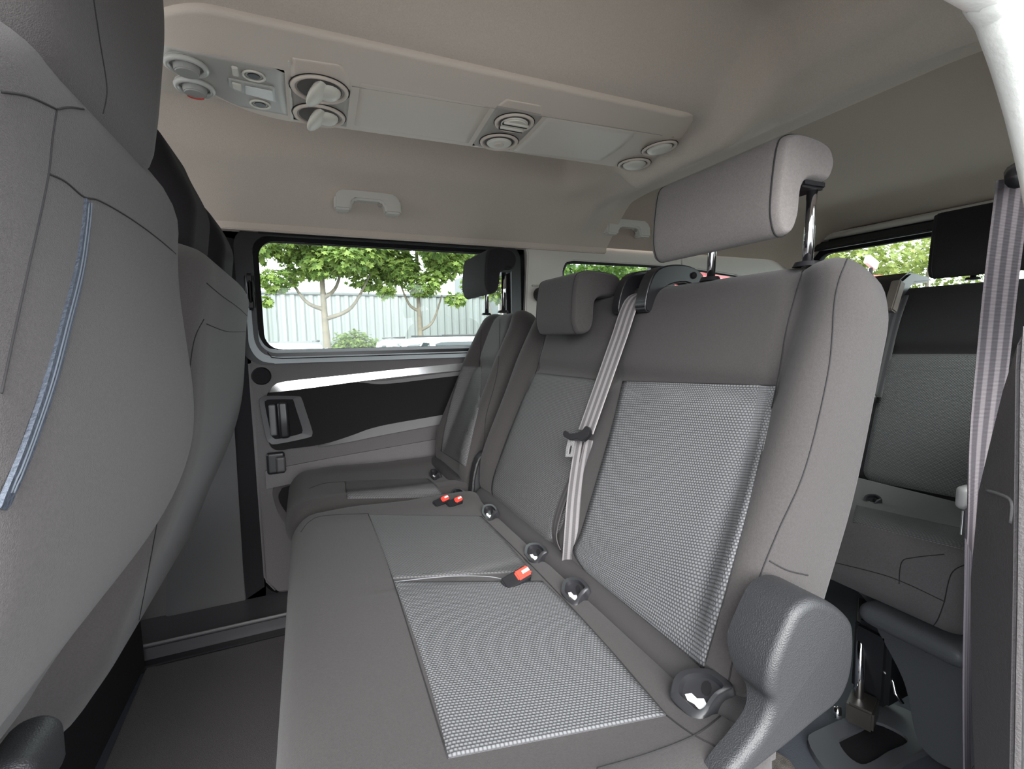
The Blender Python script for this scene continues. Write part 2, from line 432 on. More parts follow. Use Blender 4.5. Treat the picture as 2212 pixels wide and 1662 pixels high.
# grey lower window surround (L-shaped lip, left and bottom)
go = [(-.142, .93), (-.142, .83), (-.140, .785), (-.120, .750), (-.085, .738), (.0, .736), (.66, .736)]
gi = [(-.118, .93), (-.118, .83), (-.112, .802), (-.100, .784), (-.078, .776), (.0, .774), (.66, .774)]
def strip(name, A, B, y, dy, m, parent, yb=None, k=5):
    a = catmull([(p[0], p[1], 0) for p in A], k); b = catmull([(p[0], p[1], 0) for p in B], k)
    yb = y if yb is None else yb; n = len(a)
    vs = [(p.x, y, p.y) for p in a]+[(p.x, yb, p.y) for p in b]+[(p.x, yb+dy, p.y) for p in b]+[(p.x, y+dy, p.y) for p in a]
    fs = []
    for i in range(n-1):
        for q in range(4): fs.append((q*n+i, q*n+i+1, ((q+1) % 4)*n+i+1, ((q+1) % 4)*n+i))
    fs += [(0, n, 2*n, 3*n), (n-1, 4*n-1, 3*n-1, 2*n-1)]
    bm = bmesh.new(); V_ = [bm.verts.new(v) for v in vs]
    for f in fs: bm.faces.new([V_[i] for i in f])
    return bmobj(name, bm, m, parent)
setp(strip('window_sill', go, gi, DY-.020, .02, mat('sill_grey', (.42, .46, .48), .4), door, yb=DY-.004), 'blue-grey moulded lip round the lower window edge')
for z, x0_ in ((.752, -.085), ):
    tube('groove', [(-.098, DY-.016, .768), (-.088, DY-.0185, .754), (-.06, DY-.0195, .750), (.66, DY-.0195, .750)], .0013, BLACKM, door, 6)
box('window_pane', (-.115, DY+.010, .765), (.655, DY+.014, 1.09), GLASS, door, bev=0)
ringplate('light_leak_block', rrect(-.30, -.03, .80, 1.22, .01), rrect(-.112, .772, .65, 1.083, .045), lambda x, z: (x, DY+.046, z), (0, .01, 0), BLACKM, door)  # added backing ring, blocks light leaking between door seal and panel
# upper rail shadow groove
tube('groove', [(-.10, DY-.014, 1.096), (.60, DY-.014, 1.100)], .003, BLACKM, door, 6)
# window latch on left
lt = box('window_latch', (-.142, DY-.022, .885), (-.118, DY-.008, .985), BLACK, door, bev=.008, seg=3)
box('latch_grip', (-.134, DY-.026, .905), (-.124, DY-.020, .965), BLACKM, lt, bev=.003)
# satin strip
sa = [(-.098, .660), (-.088, .674), (-.055, .684), (.10, .694), (.30, .707), (.67, .727)]
sb = [(-.100, .655), (-.06, .657), (.03, .664), (.16, .675), (.33, .686), (.67, .702)]
setp(strip('trim_strip', sa, sb, DY-.0125, .02, SATIN, door, yb=DY-.0160), 'bright satin silver strip across the door')
sc = [(.14, .673), (.20, .671), (.27, .675), (.40, .685), (.67, .702)]
sd_ = [(.14, .671), (.20, .662), (.27, .663), (.40, .672), (.67, .689)]
setp(strip('lower_lip', sc, sd_, DY-.012, .016, GREYP, door), 'dull grey lip under the silver strip')
# dark recessed insert with handle
ia = [(-.100, .654), (-.05, .656), (.03, .662), (.14, .670), (.20, .661), (.27, .662), (.40, .671), (.67, .688)]
ib = [(-.118, .60), (-.105, .497), (-.04, .488), (.05, .494), (.14, .515), (.20, .530), (.27, .537), (.67, .573)]
strip('door_insert', [(-.100, .655)]+ia, [(-.120, .62)]+ib, DY-.012, .012, DPLB, door, k=6)
ic = [(.02, .490), (.06, .496), (.12, .511), (.17, .525), (.24, .535), (.40, .549), (.67, .573)]
idd = [(.02, .486), (.06, .488), (.12, .493), (.17, .499), (.24, .506), (.40, .521), (.67, .545)]
setp(strip('armrest_lip', ic, idd, DY-.012, .03, GREYP, door, yb=DY-.020), 'lighter sloping ledge below the dark insert')
# lower armrest bulge
strip('lower_bulge', [(-.125, .43), (.1, .45), (.67, .49)], [(-.125, .38), (.1, .395), (.67, .405)], DY-.010, .02, DPLA, door, yb=DY-.022)
# inner handle
hd = empty('door_handle', (-.065, DY-.02, .57)); hd.parent = door; hd.matrix_parent_inverse = Matrix.Translation(-wl(door))
def hz(x, z): return (x, DY-.013, z)
ho = [(-.126, .625), (-.120, .642), (-.104, .646), (-.030, .640), (-.018, .632), (-.010, .60), (.004, .540), (.004, .524), (-.008, .516), (-.090, .506), (-.108, .512), (-.116, .53)]
hi_ = [(-.114, .622), (-.110, .632), (-.100, .635), (-.048, .632), (-.040, .628), (-.034, .60), (-.022, .548), (-.022, .534), (-.030, .528), (-.084, .520), (-.098, .524), (-.104, .54)]
ho = [tuple(p[:2]) for p in catmull([(a, b, 0) for a, b in ho], 3, True)]; hi_ = [tuple(p[:2]) for p in catmull([(a, b, 0) for a, b in hi_], 3, True)]
ringplate('handle_bezel', ho, hi_, lambda x, z: (x, DY-.018, z), (0, .012, 0), mat('bezel_grey', (.075, .073, .077), .5), hd, inset=(0, .004, 0))
plate('handle_cup', [(x, DY-.0125, z) for x, z in hi_], (0, .006, 0), BLACKM, hd, bev=0)
softbox('handle_lever', lambda a, b, n: V((a-.068+.035*(.57-b)*.6, DY-.016-n, b)), .522, .628, -.014, .014, lambda a, b: .014+.006*bell(b, .57, .04), -.004, .008, BLACK, hd, na=10, nb=14)
softbox('handle_recess_fin', lambda a, b, n: V((a-.096+.0*(.57-b), DY-.013-n, b)), .530, .620, -.009, .009, .006, -.002, .005, mat('fin_grey', (.10, .10, .105), .35), hd, na=8, nb=10)
# tweeter grille
bm = bmesh.new(); bmesh.ops.create_cone(bm, segments=32, radius1=.026, radius2=.022, depth=.006, cap_ends=True)
bmesh.ops.rotate(bm, verts=bm.verts, matrix=Matrix.Rotation(math.pi/2, 3, 'X')); bmesh.ops.translate(bm, verts=bm.verts, vec=(-.118, DY-.006, .702))
bmobj('speaker_grille', bm, BLACKM, door)
# catch cover
ck = softbox('latch_cover', lambda a, b, n: V((a, DY-.010-n, b)), .418, .482, -.120, -.072, .010, -.004, .008, BLACK, door, na=10, nb=10)
softbox('cover_face', lambda a, b, n: V((a, DY-.018-n, b)), .424, .470, -.096, -.070, .012, -.004, .006, mat('cover_dark', (.05, .047, .05), .4), ck, na=10, nb=10)
# storage pocket low in door
po = [(-.110, .355), (-.104, .378), (-.08, .390), (.08, .398), (.35, .40), (.35, .25), (.10, .205), (.0, .205), (-.055, .23), (-.095, .29)]
pi_ = [(x*1.0+(.014 if x < .05 else -.01), z+(.012 if z < .3 else -.014)) for x, z in po]
po = [tuple(p[:2]) for p in catmull([(a, b, 0) for a, b in po], 4, True)]; pi_ = [tuple(p[:2]) for p in catmull([(a, b, 0) for a, b in pi_], 4, True)]
pk = ringplate('door_pocket', po, pi_, lambda x, z: (x, DY-.014, z), (0, .014, 0), DPLA, door, inset=(0, .010, 0))
plate('pocket_lining', [(x, DY-.007, z) for x, z in pi_], (0, .002, 0), DPLB, pk, bev=0)
# black weather seal round door opening
so_ = [tuple(p[:2]) for p in catmull([(a, b, 0) for a, b in rrect(-.200, .012, .712, 1.128, .07, 4)], 2, True)]
si_ = [tuple(p[:2]) for p in catmull([(a, b, 0) for a, b in rrect(-.150, .048, .692, 1.110, .055, 4)], 2, True)]
setp(ringplate('trim_1', so_, si_, lambda x, z: (x, DY+.004, z), (0, .03, 0), BLACKM), 'black rubber door seal', kind='structure')
# B pillar and the front door beyond it
setp(plate('wall_front', [(x, DY+.002, z) for x, z in [(-.395, .03), (-.198, .03), (-.190, .60), (-.186, 1.13), (-.36, 1.13), (-.345, .60)]], (0, .04, 0), mat('pillar_plastic', (.07, .068, .07), .6, bump=.3, bscale=500), bev=.004), 'grey B-pillar trim', kind='structure')
setp(plate('wall_front', [(x, DY+.012, z) for x, z in [(-1.5, .0), (-.39, .0), (-.35, .74), (-1.5, .74)]], (0, .04, 0), DPLA, bev=.004), 'front door lower trim', kind='structure')
setp(plate('wall_front', [(x, DY+.012, z) for x, z in [(-1.5, 1.09), (-.35, 1.09), (-.36, 1.16), (-1.5, 1.16)]], (0, .04, 0), LTRIM, bev=.004), kind='structure')
setp(box('window_3', (-1.45, DY+.030, .73), (-.36, DY+.034, 1.10), GLASS, bev=0), kind='structure')
# sill step
setp(box('trim_2', (-.75, 1.37, 0), (.72, 1.56, .052), SILL, bev=.006), 'black door sill step', kind='structure')
sg = tube('sill_edge', [(-.72, 1.372, .054), (.1, 1.372, .054), (.70, 1.372, .054)], .0035, GREYP); setp(sg, kind='structure'); sg.name = 'trim_3'
setp(box('trim_4', (-.75, 1.340, 0), (-.02, 1.372, .016), BLACK, bev=.004), kind='structure')
# upper wall above door (between door frame and headliner)
setp(box('wall_right', (-1.45, 1.470, 1.098), (1.03, 1.56, 1.375), HEAD, bev=.003), 'cloth header over the sliding door', kind='structure')
# far C pillar + quarter panel + windows
QY = 1.485
def quarter():
    root = empty('wall_right', (1.4, QY, 0), 'pale pillar trim and dark quarter panel', kind='structure')
    plate('pillar_trim', [(x, QY, z) for x, z in [(.695, .72), (.716, 1.085), (.70, 1.125), (1.40, 1.125), (1.40, 1.068), (.90, 1.068), (.868, 1.062), (.855, 1.035), (.852, .72)]], (0, .05, 0), LTRIM, root, bev=.004)
    plate('lower_trim', [(x, QY, z) for x, z in [(.70, 0), (2.12, 0), (2.12, .765), (.70, .765)]], (0, .06, 0), DPLA, root, bev=.004)
    plate('upper_trim', [(x, QY, z) for x, z in [(1.40, 1.068), (1.40, 1.135), (2.12, 1.18), (2.12, .96), (1.98, 1.0), (1.70, 1.045)]], (0, .05, 0), LTRIM, root, bev=.004)
    plate('pillar_trim', [(x, QY, z) for x, z in [(1.97, .76), (2.12, .76), (2.12, 1.10), (1.93, 1.06)]], (0, .05, 0), DPLB, root, bev=.004)
    plate('divider', [(x, QY+.012, z) for x, z in [(1.235, .74), (1.290, .74), (1.315, 1.09), (1.262, 1.09)]], (0, .03, 0), BLACK, root, bev=.003)
    tube('window_rubber', [(.858, QY+.01, .76), (.858, QY+.01, 1.03), (.872, QY+.01, 1.058), (.90, QY+.01, 1.064), (1.40, QY+.01, 1.066), (1.72, QY+.01, 1.044), (1.97, QY+.01, 1.0)], .006, BLACK, root)
quarter()
setp(box('window_2', (.84, QY+.035, .74), (1.99, QY+.039, 1.10), GLASS, bev=0), 'rear quarter glass', kind='structure')
# rear: tailgate
tg = empty('wall_rear', (2.12, .85, 0), 'black tailgate frame with its window', kind='structure')
TX = 2.10
to_ = rrect(.22, .55, 1.50, 1.235, .05); ti_ = rrect(.31, .80, 1.415, 1.140, .05)
ringplate('tailgate_frame', to_, ti_, lambda y, z: (TX, y, z), (.05, 0, 0), BLACKM, tg, inset=(.02, 0, 0))
box('tailgate_panel', (TX, .2, -.05), (TX+.05, 1.52, .60), DPLB, tg)
box('window_pane', (TX+.03, .28, .78), (TX+.034, 1.44, 1.17), GLASS, tg, bev=0)
box('blind_cassette', (TX-.03, .95, 1.150), (TX, 1.42, 1.185), BLACK, tg, bev=.008)
setp(strip('trim_5', [(0, 0), (1, 0)], [(0, 1), (1, 1)], 0, .01, LTRIM, None), kind='structure')
bpy.data.objects.remove(bpy.data.objects['trim_5'])
tb = tube('trim_5', [(2.085, .24, 1.205), (2.085, 1.47, 1.205)], .014, LTRIM); setp(tb, 'pale header roll over the tailgate', kind='structure')
# near side: rear quarter wall with window, roof rail, pillar
setp(plate('wall_left', [(x, .215, z) for x, z in [(.70, -.02), (2.12, -.02), (2.12, .78), (.74, .78)]], (0, -.04, 0), DPLA, bev=.004), 'near side quarter trim', kind='structure')
setp(plate('wall_left', [(x, .215, z) for x, z in [(.74, .78), (.95, .78), (.95, 1.05), (1.98, 1.05), (1.98, .78), (2.12, .78), (2.12, 1.375), (.60, 1.375), (.60, 1.12), (.66, 1.12)]], (0, -.04, 0), LTRIM, bev=.003), kind='structure')
setp(box('window_4', (.93, .185, .76), (2.0, .189, 1.07), GLASS, bev=0), kind='structure')
# outer roof skin keeps daylight out of the headliner void
setp(box('roof', (-1.0, .14, 1.372), (2.18, 1.56, 1.386), mat('body_paint', (.6, .6, .6), .3), bev=.003), kind='structure')
setp(box('wall_left', (-1.45, .14, 1.085), (.60, .245, 1.375), LTRIM, bev=.012, seg=3), 'pale roof rail above the open door', kind='structure')
# firewall / dash ahead of the front seats
setp(box('wall_front', (-1.62, .18, -.02), (-1.30, 1.56, .62), DPLB, bev=.03), 'dashboard end of the cabin', kind='structure')

# pillar beside the camera
pil = empty('trim_6', (.62, .23, .0), 'dark pillar trim at the rear edge of the open door', kind='structure')
PN = V((.05, .037, 0)).normalized()                       # along the visible face
PA = V((.605, .213, 0))
def onP(px, py):                                          # point on the pillar's front face plane
    n = PN.cross(V((0, 0, 1))); d = ray(px, py); return CAM+d*((PA-CAM).dot(n)/d.dot(n))
face = [(2203, 700), (2196, 800), (2194, 1000), (2190, 1300), (2183, 1662), (2180, 1900), (2110, 1900), (2104, 1662), (2096, 1480), (2095, 1250), (2106, 1130), (2112, 1060), (2138, 950), (2165, 840), (2195, 745)]
plate('pillar_cover', [onP(*p) for p in face], PN.cross(V((0, 0, 1)))*.035, DPLA, pil, bev=.004)
bk = [onP(2132, 1060), onP(2160, 1068), onP(2186, 1085), onP(2184, 1130)]
tube('belt_slot_edge', [p-PN.cross(V((0, 0, 1)))*.0 for p in catmull(bk, 4)], .0018, GREYP, pil, 6)
sealpts = [onP(2206, 1900), onP(2212, 1500), onP(2218, 1000), onP(2226, 700)]
tube('trim_7', catmull([p+V((0, -.010, 0)) for p in sealpts], 5), .0105, SEALG, None, 10)
setp(bpy.data.objects['trim_7'], 'grey textured seal edge of the door opening', kind='structure')
# bright curved door aperture
def apt(px, py, y): return onY(px, py, y)
ap = [apt(1960, -60, .225), apt(2072, 20, .225), apt(2110, 95, .222), apt(2150, 215, .220), apt(2180, 330, .216), apt(2205, 450, .212), apt(2224, 560, .208), apt(2235, 700, .205)]
ap = [ap[0]+V((-.5, 0, .0))]+ap
tube('trim_8', catmull([p+V((.024, -.014, .008)) for p in ap], 6), .020, SEALW, None, 12)
setp(bpy.data.objects['trim_8'], 'bright pale rounded body edge of the door opening', kind='structure')
tube('trim_9', catmull([p+V((.056, -.045, .018)) for p in ap], 6), .022, SEALG, None, 12)
setp(bpy.data.objects['trim_9'], 'outer grey body edge', kind='structure')

# ================================================================== SEATS
TH = math.radians(22)
def backframe(xb, zb, th=TH):
    s, c = math.sin(th), math.cos(th)
    return lambda a, b, n: V((xb+b*s-n*c, a, zb+b*c+n*s))
def make_backrest(root, y0, y1, xb, zb, H, m, thick=.105, mids=(), bol=.022, bw=.055, corner=.06, name='backrest', taper=0.0, thtop=.07):
    def al(b): return y0+taper*ss(b, H*.45, H)+corner*.35*(ss(b, H-.10, H))**2
    def ah(b): return y1-taper*ss(b, H*.45, H)-corner*.35*(ss(b, H-.10, H))**2
    def fr(a, b):
        e = min(a-al(b), ah(b)-a)
        v = bol*bell(e, bw*.55, bw*.55)*(1-.55*ss(b, H*.62, H))*ss(b, -.02, .1)
        for q in mids: v -= .007*bell(a, q, .012)*(1-ss(b, H*.85, H*.95))
        v += .006*bell(b, .12, .10)                       # lumbar swell
        v -= .011*bell(b, H*.655, .016)*ss(e, bw, bw+.03); v -= .008*bell(e, bw*1.35, .014)*ss(b, .02, .1)    # tuck above the insert
        return v
    return softbox(name, backframe(xb, zb), 0, H, al, ah, fr, lambda a, b: -thick+(thick-thtop)*ss(b, H*.4, H)+.055*(1-ss(b, .0, .12)), .030, m, root, rb=.034, na=70, nb=60)
def make_cushion(root, y0, y1, x0, x1, z, m, thick=.13, mids=(), bol=.010, name='cushion', rb=.045, rise=.012):
    def fr(a, b):
        e = min(a-y0, y1-a); v = z
        v += bol*bell(e, .035, .035)*ss(b, x0, x0+.15)
        v += rise*ss(b, x1-.14, x0)                      # slightly up at the front edge
        for q in mids: v -= .004*bell(a, q, .008)*ss(b, x0+.08, x0+.14)
        v -= .010*ss(b, x1-.085, x1-.06)*(1-ss(b, x1-.05, x1-.01))*0
        return v
    return softbox(name, lambda a, b, n: V((b, a, n)), x0, x1, y0, y1, fr, lambda a, b: z-thick+.03*ss(b, x0+.1, x0)+.085*ss(b, x1-.30, x1-.12), .035, m, root, rb=rb, na=60, nb=50)
def make_headrest(root, y0, y1, xf, zb, zt, m, depth=.085, pad=.038, rods=(), rodz=None, tilt=.10, m2=None, slab=.45, rb=.026):
    """L-shaped headrest: front pad hanging down, top hooking back over its posts"""
    zc = zt-(zt-zb)*slab
    # profile in (x,z) extruded across Y with rounded ends
    ic = xf+pad
    pr = [(xf+.004, zb+.012), (xf, zb+.04), (xf+tilt*(zt-zb)*.6, zt-.018), (xf+.022, zt-.002), (xf+.05, zt+.001), (xf+depth-.014, zt-.005), (xf+depth-.001, zt-.020), (xf+depth-.001, zc+.014), (xf+depth-.012, zc), (ic+.020, zc), (ic+.004, zc-.012), (ic, zb+.024), (ic-.010, zb+.004), (xf+.014, zb)]
    P = catmull([(a, b, 0) for a, b in pr], 5, True); cx = sum(p.x for p in P)/len(P); cz = sum(p.y for p in P)/len(P)
    n = len(P); vs, fs = [], []; R = .020; K = 8; st = []
    nrm = []
    for i in range(n):
        t = (P[(i+1) % n]-P[i-1]); nrm.append(V((t.y, -t.x, 0)).normalized())
    if sum((P[i]-V((cx, cz, 0))).dot(nrm[i]) for i in range(n)) < 0: nrm = [-q for q in nrm]
    for i in range(K+1): g = math.pi/2*i/K; st.append((y0+R*(1-math.sin(g)) if False else y0+R*(1-math.sin(g)), R*(1-math.cos(g))))
    st = [(y0+R-R*math.cos(math.pi/2*i/K), R-R*math.sin(math.pi/2*i/K)) for i in range(K+1)]
    st += [(y0+R+(y1-y0-2*R)*i/10, 0) for i in range(1, 10)]
    st += [(y1-R+R*math.sin(math.pi/2*i/K), R-R*math.cos(math.pi/2*i/K)) for i in range(K+1)]
    for y, ins in st:
        for i in range(n):
            q = P[i]-nrm[i]*ins*.36; vs.append((q.x, y, q.y))
    for j in range(len(st)-1):
        for i in range(n): fs.append((j*n+i, j*n+(i+1) % n, (j+1)*n+(i+1) % n, (j+1)*n+i))
    fs.append(tuple(range(n))); fs.append(tuple((len(st)-1)*n+i for i in range(n-1, -1, -1)))
    bm = bmesh.new(); VV = [bm.verts.new(v) for v in vs]
    for f in fs: bm.faces.new([VV[i] for i in f])
    h = bmobj('headrest', bm, m, root, ang=70)
    for ys in (y0+.010, y1-.010):
        k = 0; tube('seam', [(P[i].x-nrm[i].x*.0009, ys, P[i].y-nrm[i].y*.0009) for i in range(n)], .0011, SEAM, h, 5, closed=True)
    for ry in rods:
        rx = xf+depth-rb
        tube('post', [(rx-.004, ry, rodz), (rx, ry, zc+.01)], .0062, CHROME, h, 12)
        bm = bmesh.new(); bmesh.ops.create_cone(bm, segments=20, radius1=.016, radius2=.013, depth=.006, cap_ends=True)
        bmesh.ops.translate(bm, verts=bm.verts, vec=(rx-.005, ry, rodz+.004)); bmobj('post_collar', bm, m2 or BLACK, h)
    if rods: box('post_bracket', (xf+pad+.012, min(rods)-.010, zc-.007), (xf+depth-.005, max(rods)+.03, zc+.004), BLACK, h, bev=.003)
    return h
ANCH = mat('anchor_cover_grey', (.022, .022, .025), .4)
def isofix(root, b, px, py, w, h, sk=0, tilt=0):
    """black moulded child-seat anchor pocket lying on the seat, with a white pictogram"""
    o, n = hit(b, px, py)
    if o is None: print('isofix miss', px, py); return
    n = V((-.42, -.12, .90)).normalized(); o = o+n*.017      # the pocket's own flat face
    def q(dx, dy, off=0):
        d = ray(px+dx, py+dy); p = CAM+d*((o-CAM).dot(n)/d.dot(n)); return p+n*off
    base = [(-.46, -.05), (-.41, -.30), (-.24, -.45), (.10, -.47), (.31, -.34), (.46, -.12), (.30, .02), (.18, .20), (.06, .44), (-.10, .50), (-.31, .28), (-.45, .08)]
    O = catmull([q(x*w, y*h) for x, y in base], 3, True); I = catmull([q(x*w*.72, y*h*.72-h*.02, .0008) for x, y in base], 3, True)
    m = len(O); D_ = [q_-n*.007+(q_-o)*-.12 for q_ in I]
    vs = [p-n*.026+(p-o)*.02 for p in O]+[p-n*.002+(p-o)*.015 for p in O]+[p+(p-o)*-.05 for p in O]+I+D_; fs = []
    for k in range(4):
        for i in range(m): fs.append((k*m+i, k*m+(i+1) % m, (k+1)*m+(i+1) % m, (k+1)*m+i))
    fs.append(tuple(4*m+i for i in range(m)))
    bm = bmesh.new(); VV = [bm.verts.new(v) for v in vs]
    for f in fs: bm.faces.new([VV[i] for i in f])
    c = bmobj('anchor_cover', bm, ANCH, root, ang=40)
    hole = [q(math.cos(g)*w*.08+w*.06, math.sin(g)*h*.15-h*.14, -.0055) for g in [i*math.pi/5 for i in range(10)]]
    mesh('hook_slot', hole+[sum(hole, V((0, 0, 0)))/10], [(i, (i+1) % 10, 10) for i in range(10)], BLACKM, c)
    pic = [(-.26, -.02), (-.16, -.04), (-.08, .06), (.02, .06), (.06, .16), (.02, .30), (-.06, .26), (-.12, .17), (-.22, .10)]
    pp = [q(x*w, y*h, -.0050) for x, y in pic]; cc = q(-.08*w, .11*h, -.0050)
    setp(mesh('pictogram', pp+[cc], [(i, (i+1) % len(pp), len(pp)) for i in range(len(pp))], WHITE, c), 'white child-seat pictogram')
    return c
def buckle(root, base, d, n, L=.045, w=.020):
    d = V(d).normalized(); n = V(n).normalized(); s = d.cross(n).normalized(); b = V(base)
    def blk(name, l0, l1, ww, t0, t1, m, par):
        pts = [b+d*l0-s*ww/2+n*t0, b+d*l1-s*ww/2+n*t0, b+d*l1+s*ww/2+n*t0, b+d*l0+s*ww/2+n*t0]
        return plate(name, pts, n*(t1-t0), m, par, bev=.002)
    c = blk('belt_buckle', -.01, L, w, -.007, .007, BLACK, root)
    setp(blk('release_button', L*.35, L*1.03, w*.72, .004, .0105, RED, c), 'red release button')
    setp(blk('button_mark', L*.62, L*1.0, w*.30, .0095, .0112, WHITE, c), 'white mark on the button')
    return c

# ------------------------------------------------------------------ second row, double seat
ds = empty('double_seat', (.2, .69, 0), 'wide double passenger seat nearest the open door, charcoal with pale woven inserts', 'seat')
cu = make_cushion(ds, .255, 1.09, -.050, .388, .418, FAB, mids=(.695,), rb=.050)
br = make_backrest(ds, .310, 1.095, .375, .415, .515, FAB, mids=(.70,), bol=.024)
cub, brb = bvh(cu), bvh(br)
patch(brb, [((1345, 824), (1678, 833)), ((1318, 935), (1650, 965)), ((1258, 1140), (1590, 1200)), ((1238, 1190), (1548, 1345)), ((1262, 1232), (1520, 1446))], INS, br, 'backrest_insert')
patch(brb, [((1157, 806), (1306, 822)), ((1122, 880), (1272, 930)), ((1072, 1010), (1220, 1120)), ((1062, 1060), (1196, 1160)), ((1072, 1088), (1185, 1172))], INSC, br, 'backrest_insert')
patch(cub, [((850, 1257), (1172, 1256)), ((900, 1390), (1270, 1352)), ((940, 1520), (1370, 1468)), ((968, 1640), (1440, 1547))], INS, cu, 'cushion_insert')
patch(cub, [((795, 1112), (1040, 1116)), ((815, 1165), (1088, 1165)), ((848, 1252), (1150, 1236))], INSC, cu, 'cushion_insert')
setp(seam(cub, [(852, 1258), (920, 1250), (990, 1245), (1060, 1247), (1098, 1256), (1120, 1262)], cu, .0008, SEAML), 'pale stitched dividing line')
seam(cub, [(795, 1110), (700, 1115), (668, 1128), (650, 1150)], cu)
seam(cub, [(795, 1110), (850, 1257), (968, 1640)], cu)
seam(cub, [(1440, 1547), (1500, 1590), (1600, 1640)], cu)
seam(cub, [(1040, 1116), (1165, 1240), (1300, 1385), (1440, 1547)], cu, .0009)
seam(cub, [(1290, 1662), (1400, 1630), (1500, 1590), (1560, 1545)], cu, .0009)
seam(brb, [(1300, 640), (1200, 680), (1170, 760), (1157, 806), (1110, 920), (1062, 1060)], br)
seam(brb, [(1735, 585), (1702, 700), (1678, 833), (1610, 1130), (1520, 1446)], br)
seam(brb, [(1830, 560), (1805, 640), (1790, 800), (1740, 1010), (1680, 1150), (1640, 1250), (1590, 1400), (1575, 1470)], br)
seam(brb, [(1662, 1212), (1700, 1232), (1745, 1243)], br)
seam(brb, [(1157, 806), (1306, 822)], br, .0009); seam(brb, [(1345, 824), (1678, 833)], br, .0009)
# rear roll strip between cushion and backrest
rl = softbox('rear_roll', lambda a, b, n: V((.385+n*.9, b, .405+a*.8)), .300, 1.085, -.03, .034, lambda a, b: .045, -.03, .028, mat('roll_fabric', (.036, .033, .034), .9, bump=.3, bscale=900), ds, na=10, nb=40)
rlb = bvh(cu, rl)
isofix(ds, rlb, 1515, 1496, 146, 112)
isofix(ds, rlb, 1242, 1277, 66, 64)
isofix(ds, rlb, 1157, 1195, 54, 48)
isofix(ds, rlb, 1058, 1107, 38, 38)
p, n = hit(cub, 1100, 1264); p2, n = hit(cub, 1150, 1250); buckle(ds, p+V((0, 0, .002)), p2-p+V((0, 0, .012)), V((-.1, -.45, .8)), L=(p2-p).length*.85, w=.022)
# headrests
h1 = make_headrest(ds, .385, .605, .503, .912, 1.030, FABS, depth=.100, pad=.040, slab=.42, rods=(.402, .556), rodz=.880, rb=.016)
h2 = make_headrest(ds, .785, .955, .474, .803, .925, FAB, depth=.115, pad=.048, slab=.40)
# outboard recliner cover
def cov(px, py, y=.262): p = onY(px, py, y); return (p.x, p.z)
rc = [cov(*p) for p in [(1692, 1350), (1715, 1310), (1750, 1290), (1790, 1300), (1828, 1332), (1836, 1365), (1834, 1420), (1824, 1470), (1800, 1515), (1750, 1556), (1690, 1606), (1640, 1645), (1600, 1680), (1570, 1740), (1535, 1745), (1545, 1700), (1572, 1655), (1605, 1615), (1640, 1565), (1658, 1515), (1650, 1490), (1660, 1430)]]
rc = [p.to_2d() for p in catmull([(a, b, 0) for a, b in rc], 4, True)]
cvr = pillowplate('recliner_cover', [(x, .256, z) for x, z in rc], (0, .050, 0), .009, GRAIN, ds, df=lambda p: .45+.55*ss(p.z, .46, .52))
# seat frame under the cushion
setp(box('seat_base', (.05, .30, .10), (.36, 1.05, .31), BLACKM, ds, bev=.02), 'dark seat base')
for y in (.34, .98): plate('leg', [(.08, y, .30), (.34, y, .30), (.40, y, .0), (.33, y, .0), (.24, y, .2), (.14, y, .0), (.06, y, .0)], (0, .03, 0), STEEL, ds, bev=.004)
plate('side_valance', [(x, .262, z) for x, z in [(-.0, .30), (.10, .31), (.14, .24), (.10, .18), (.03, .20)]], (0, .02, 0), GRAIN, ds, bev=.008)
# belt guide on the shoulder (between the two headrests)
gd = None
def guide(root, b, yc, name='belt_guide'):
    g = []
    for y0, y1 in ((yc-.050, yc-.020), (yc+.024, yc+.048)):
        pr = [(.534, .846), (.548, .838), (.560, .862), (.585, .884), (.625, .890), (.660, .882), (.668, .902), (.640, .918), (.600, .921), (.562, .912), (.543, .885)]
        q = [tuple(p[:2]) for p in catmull([(a, c, 0) for a, c in pr], 3, True)]
        g.append(plate(name, [(x, y0, z) for x, z in q], (0, y1-y0, 0), BLACK, root, bev=.006, seg=3))
    box('guide_bridge', (.570, yc-.03, .868), (.66, yc+.03, .886), BLACK, g[0], bev=.004)
    box('guide_bar', (.590, yc-.03, .898), (.66, yc+.03, .914), BLACKM, g[0], bev=.004)
    box('guide_backing', (.545, yc-.045, .836), (.556, yc+.04, .862), BLACK, g[0], bev=.003, rot=Matrix.Rotation(TH, 3, 'Y'))
    tube('guide_pin', [(.640, yc-.053, .903), (.640, yc-.048, .903)], .006, BLACKM, g[0])
guide(ds, brb, .700)

# middle belt of the second row
bt = empty('seat_belt', (.42, .68, .40), 'grey webbing belt hanging over the middle of the wide seat backrest', 'seat belt')
q0 = hit(brb, 1372, 668, .012)[0]; q1 = hit(brb, 1282, 940, .016)[0]
bp = [q0.lerp(q1, t)-(q1-q0).cross(V((0, 1, 0))).normalized()*0 for t in (0, .25, .5, .75, 1)]
ribbon('webbing', [V((.60, .69, .888)), V((.572, .69, .876)), q0+V((.006, 0, .012))]+bp[1:], lambda t: V((0, 1, 0)), .046, BELT, bt)
lp = []
for px, py, off in [(1278, 955, .014), (1262, 1010, .008), (1250, 1080, .006), (1244, 1150, .005), (1236, 1215, .002)]:
    p, n = hit(brb, px, py, off); lp.append(p if p else None)
lp = [p for p in lp if p]
ribbon('lap_webbing', lp, lambda t: V((.8, -.55, 0)), .030, webbing('lap_webbing', (.06, .055, .058), (.15, .14, .145)), bt)
lp2 = []
for px, py, off in [(1262, 955, .010), (1240, 1020, .005), (1212, 1090, .004), (1198, 1150, .004), (1212, 1195, .003)]:
    p, n = hit(brb, px, py, off)
    if p: lp2.append(p)
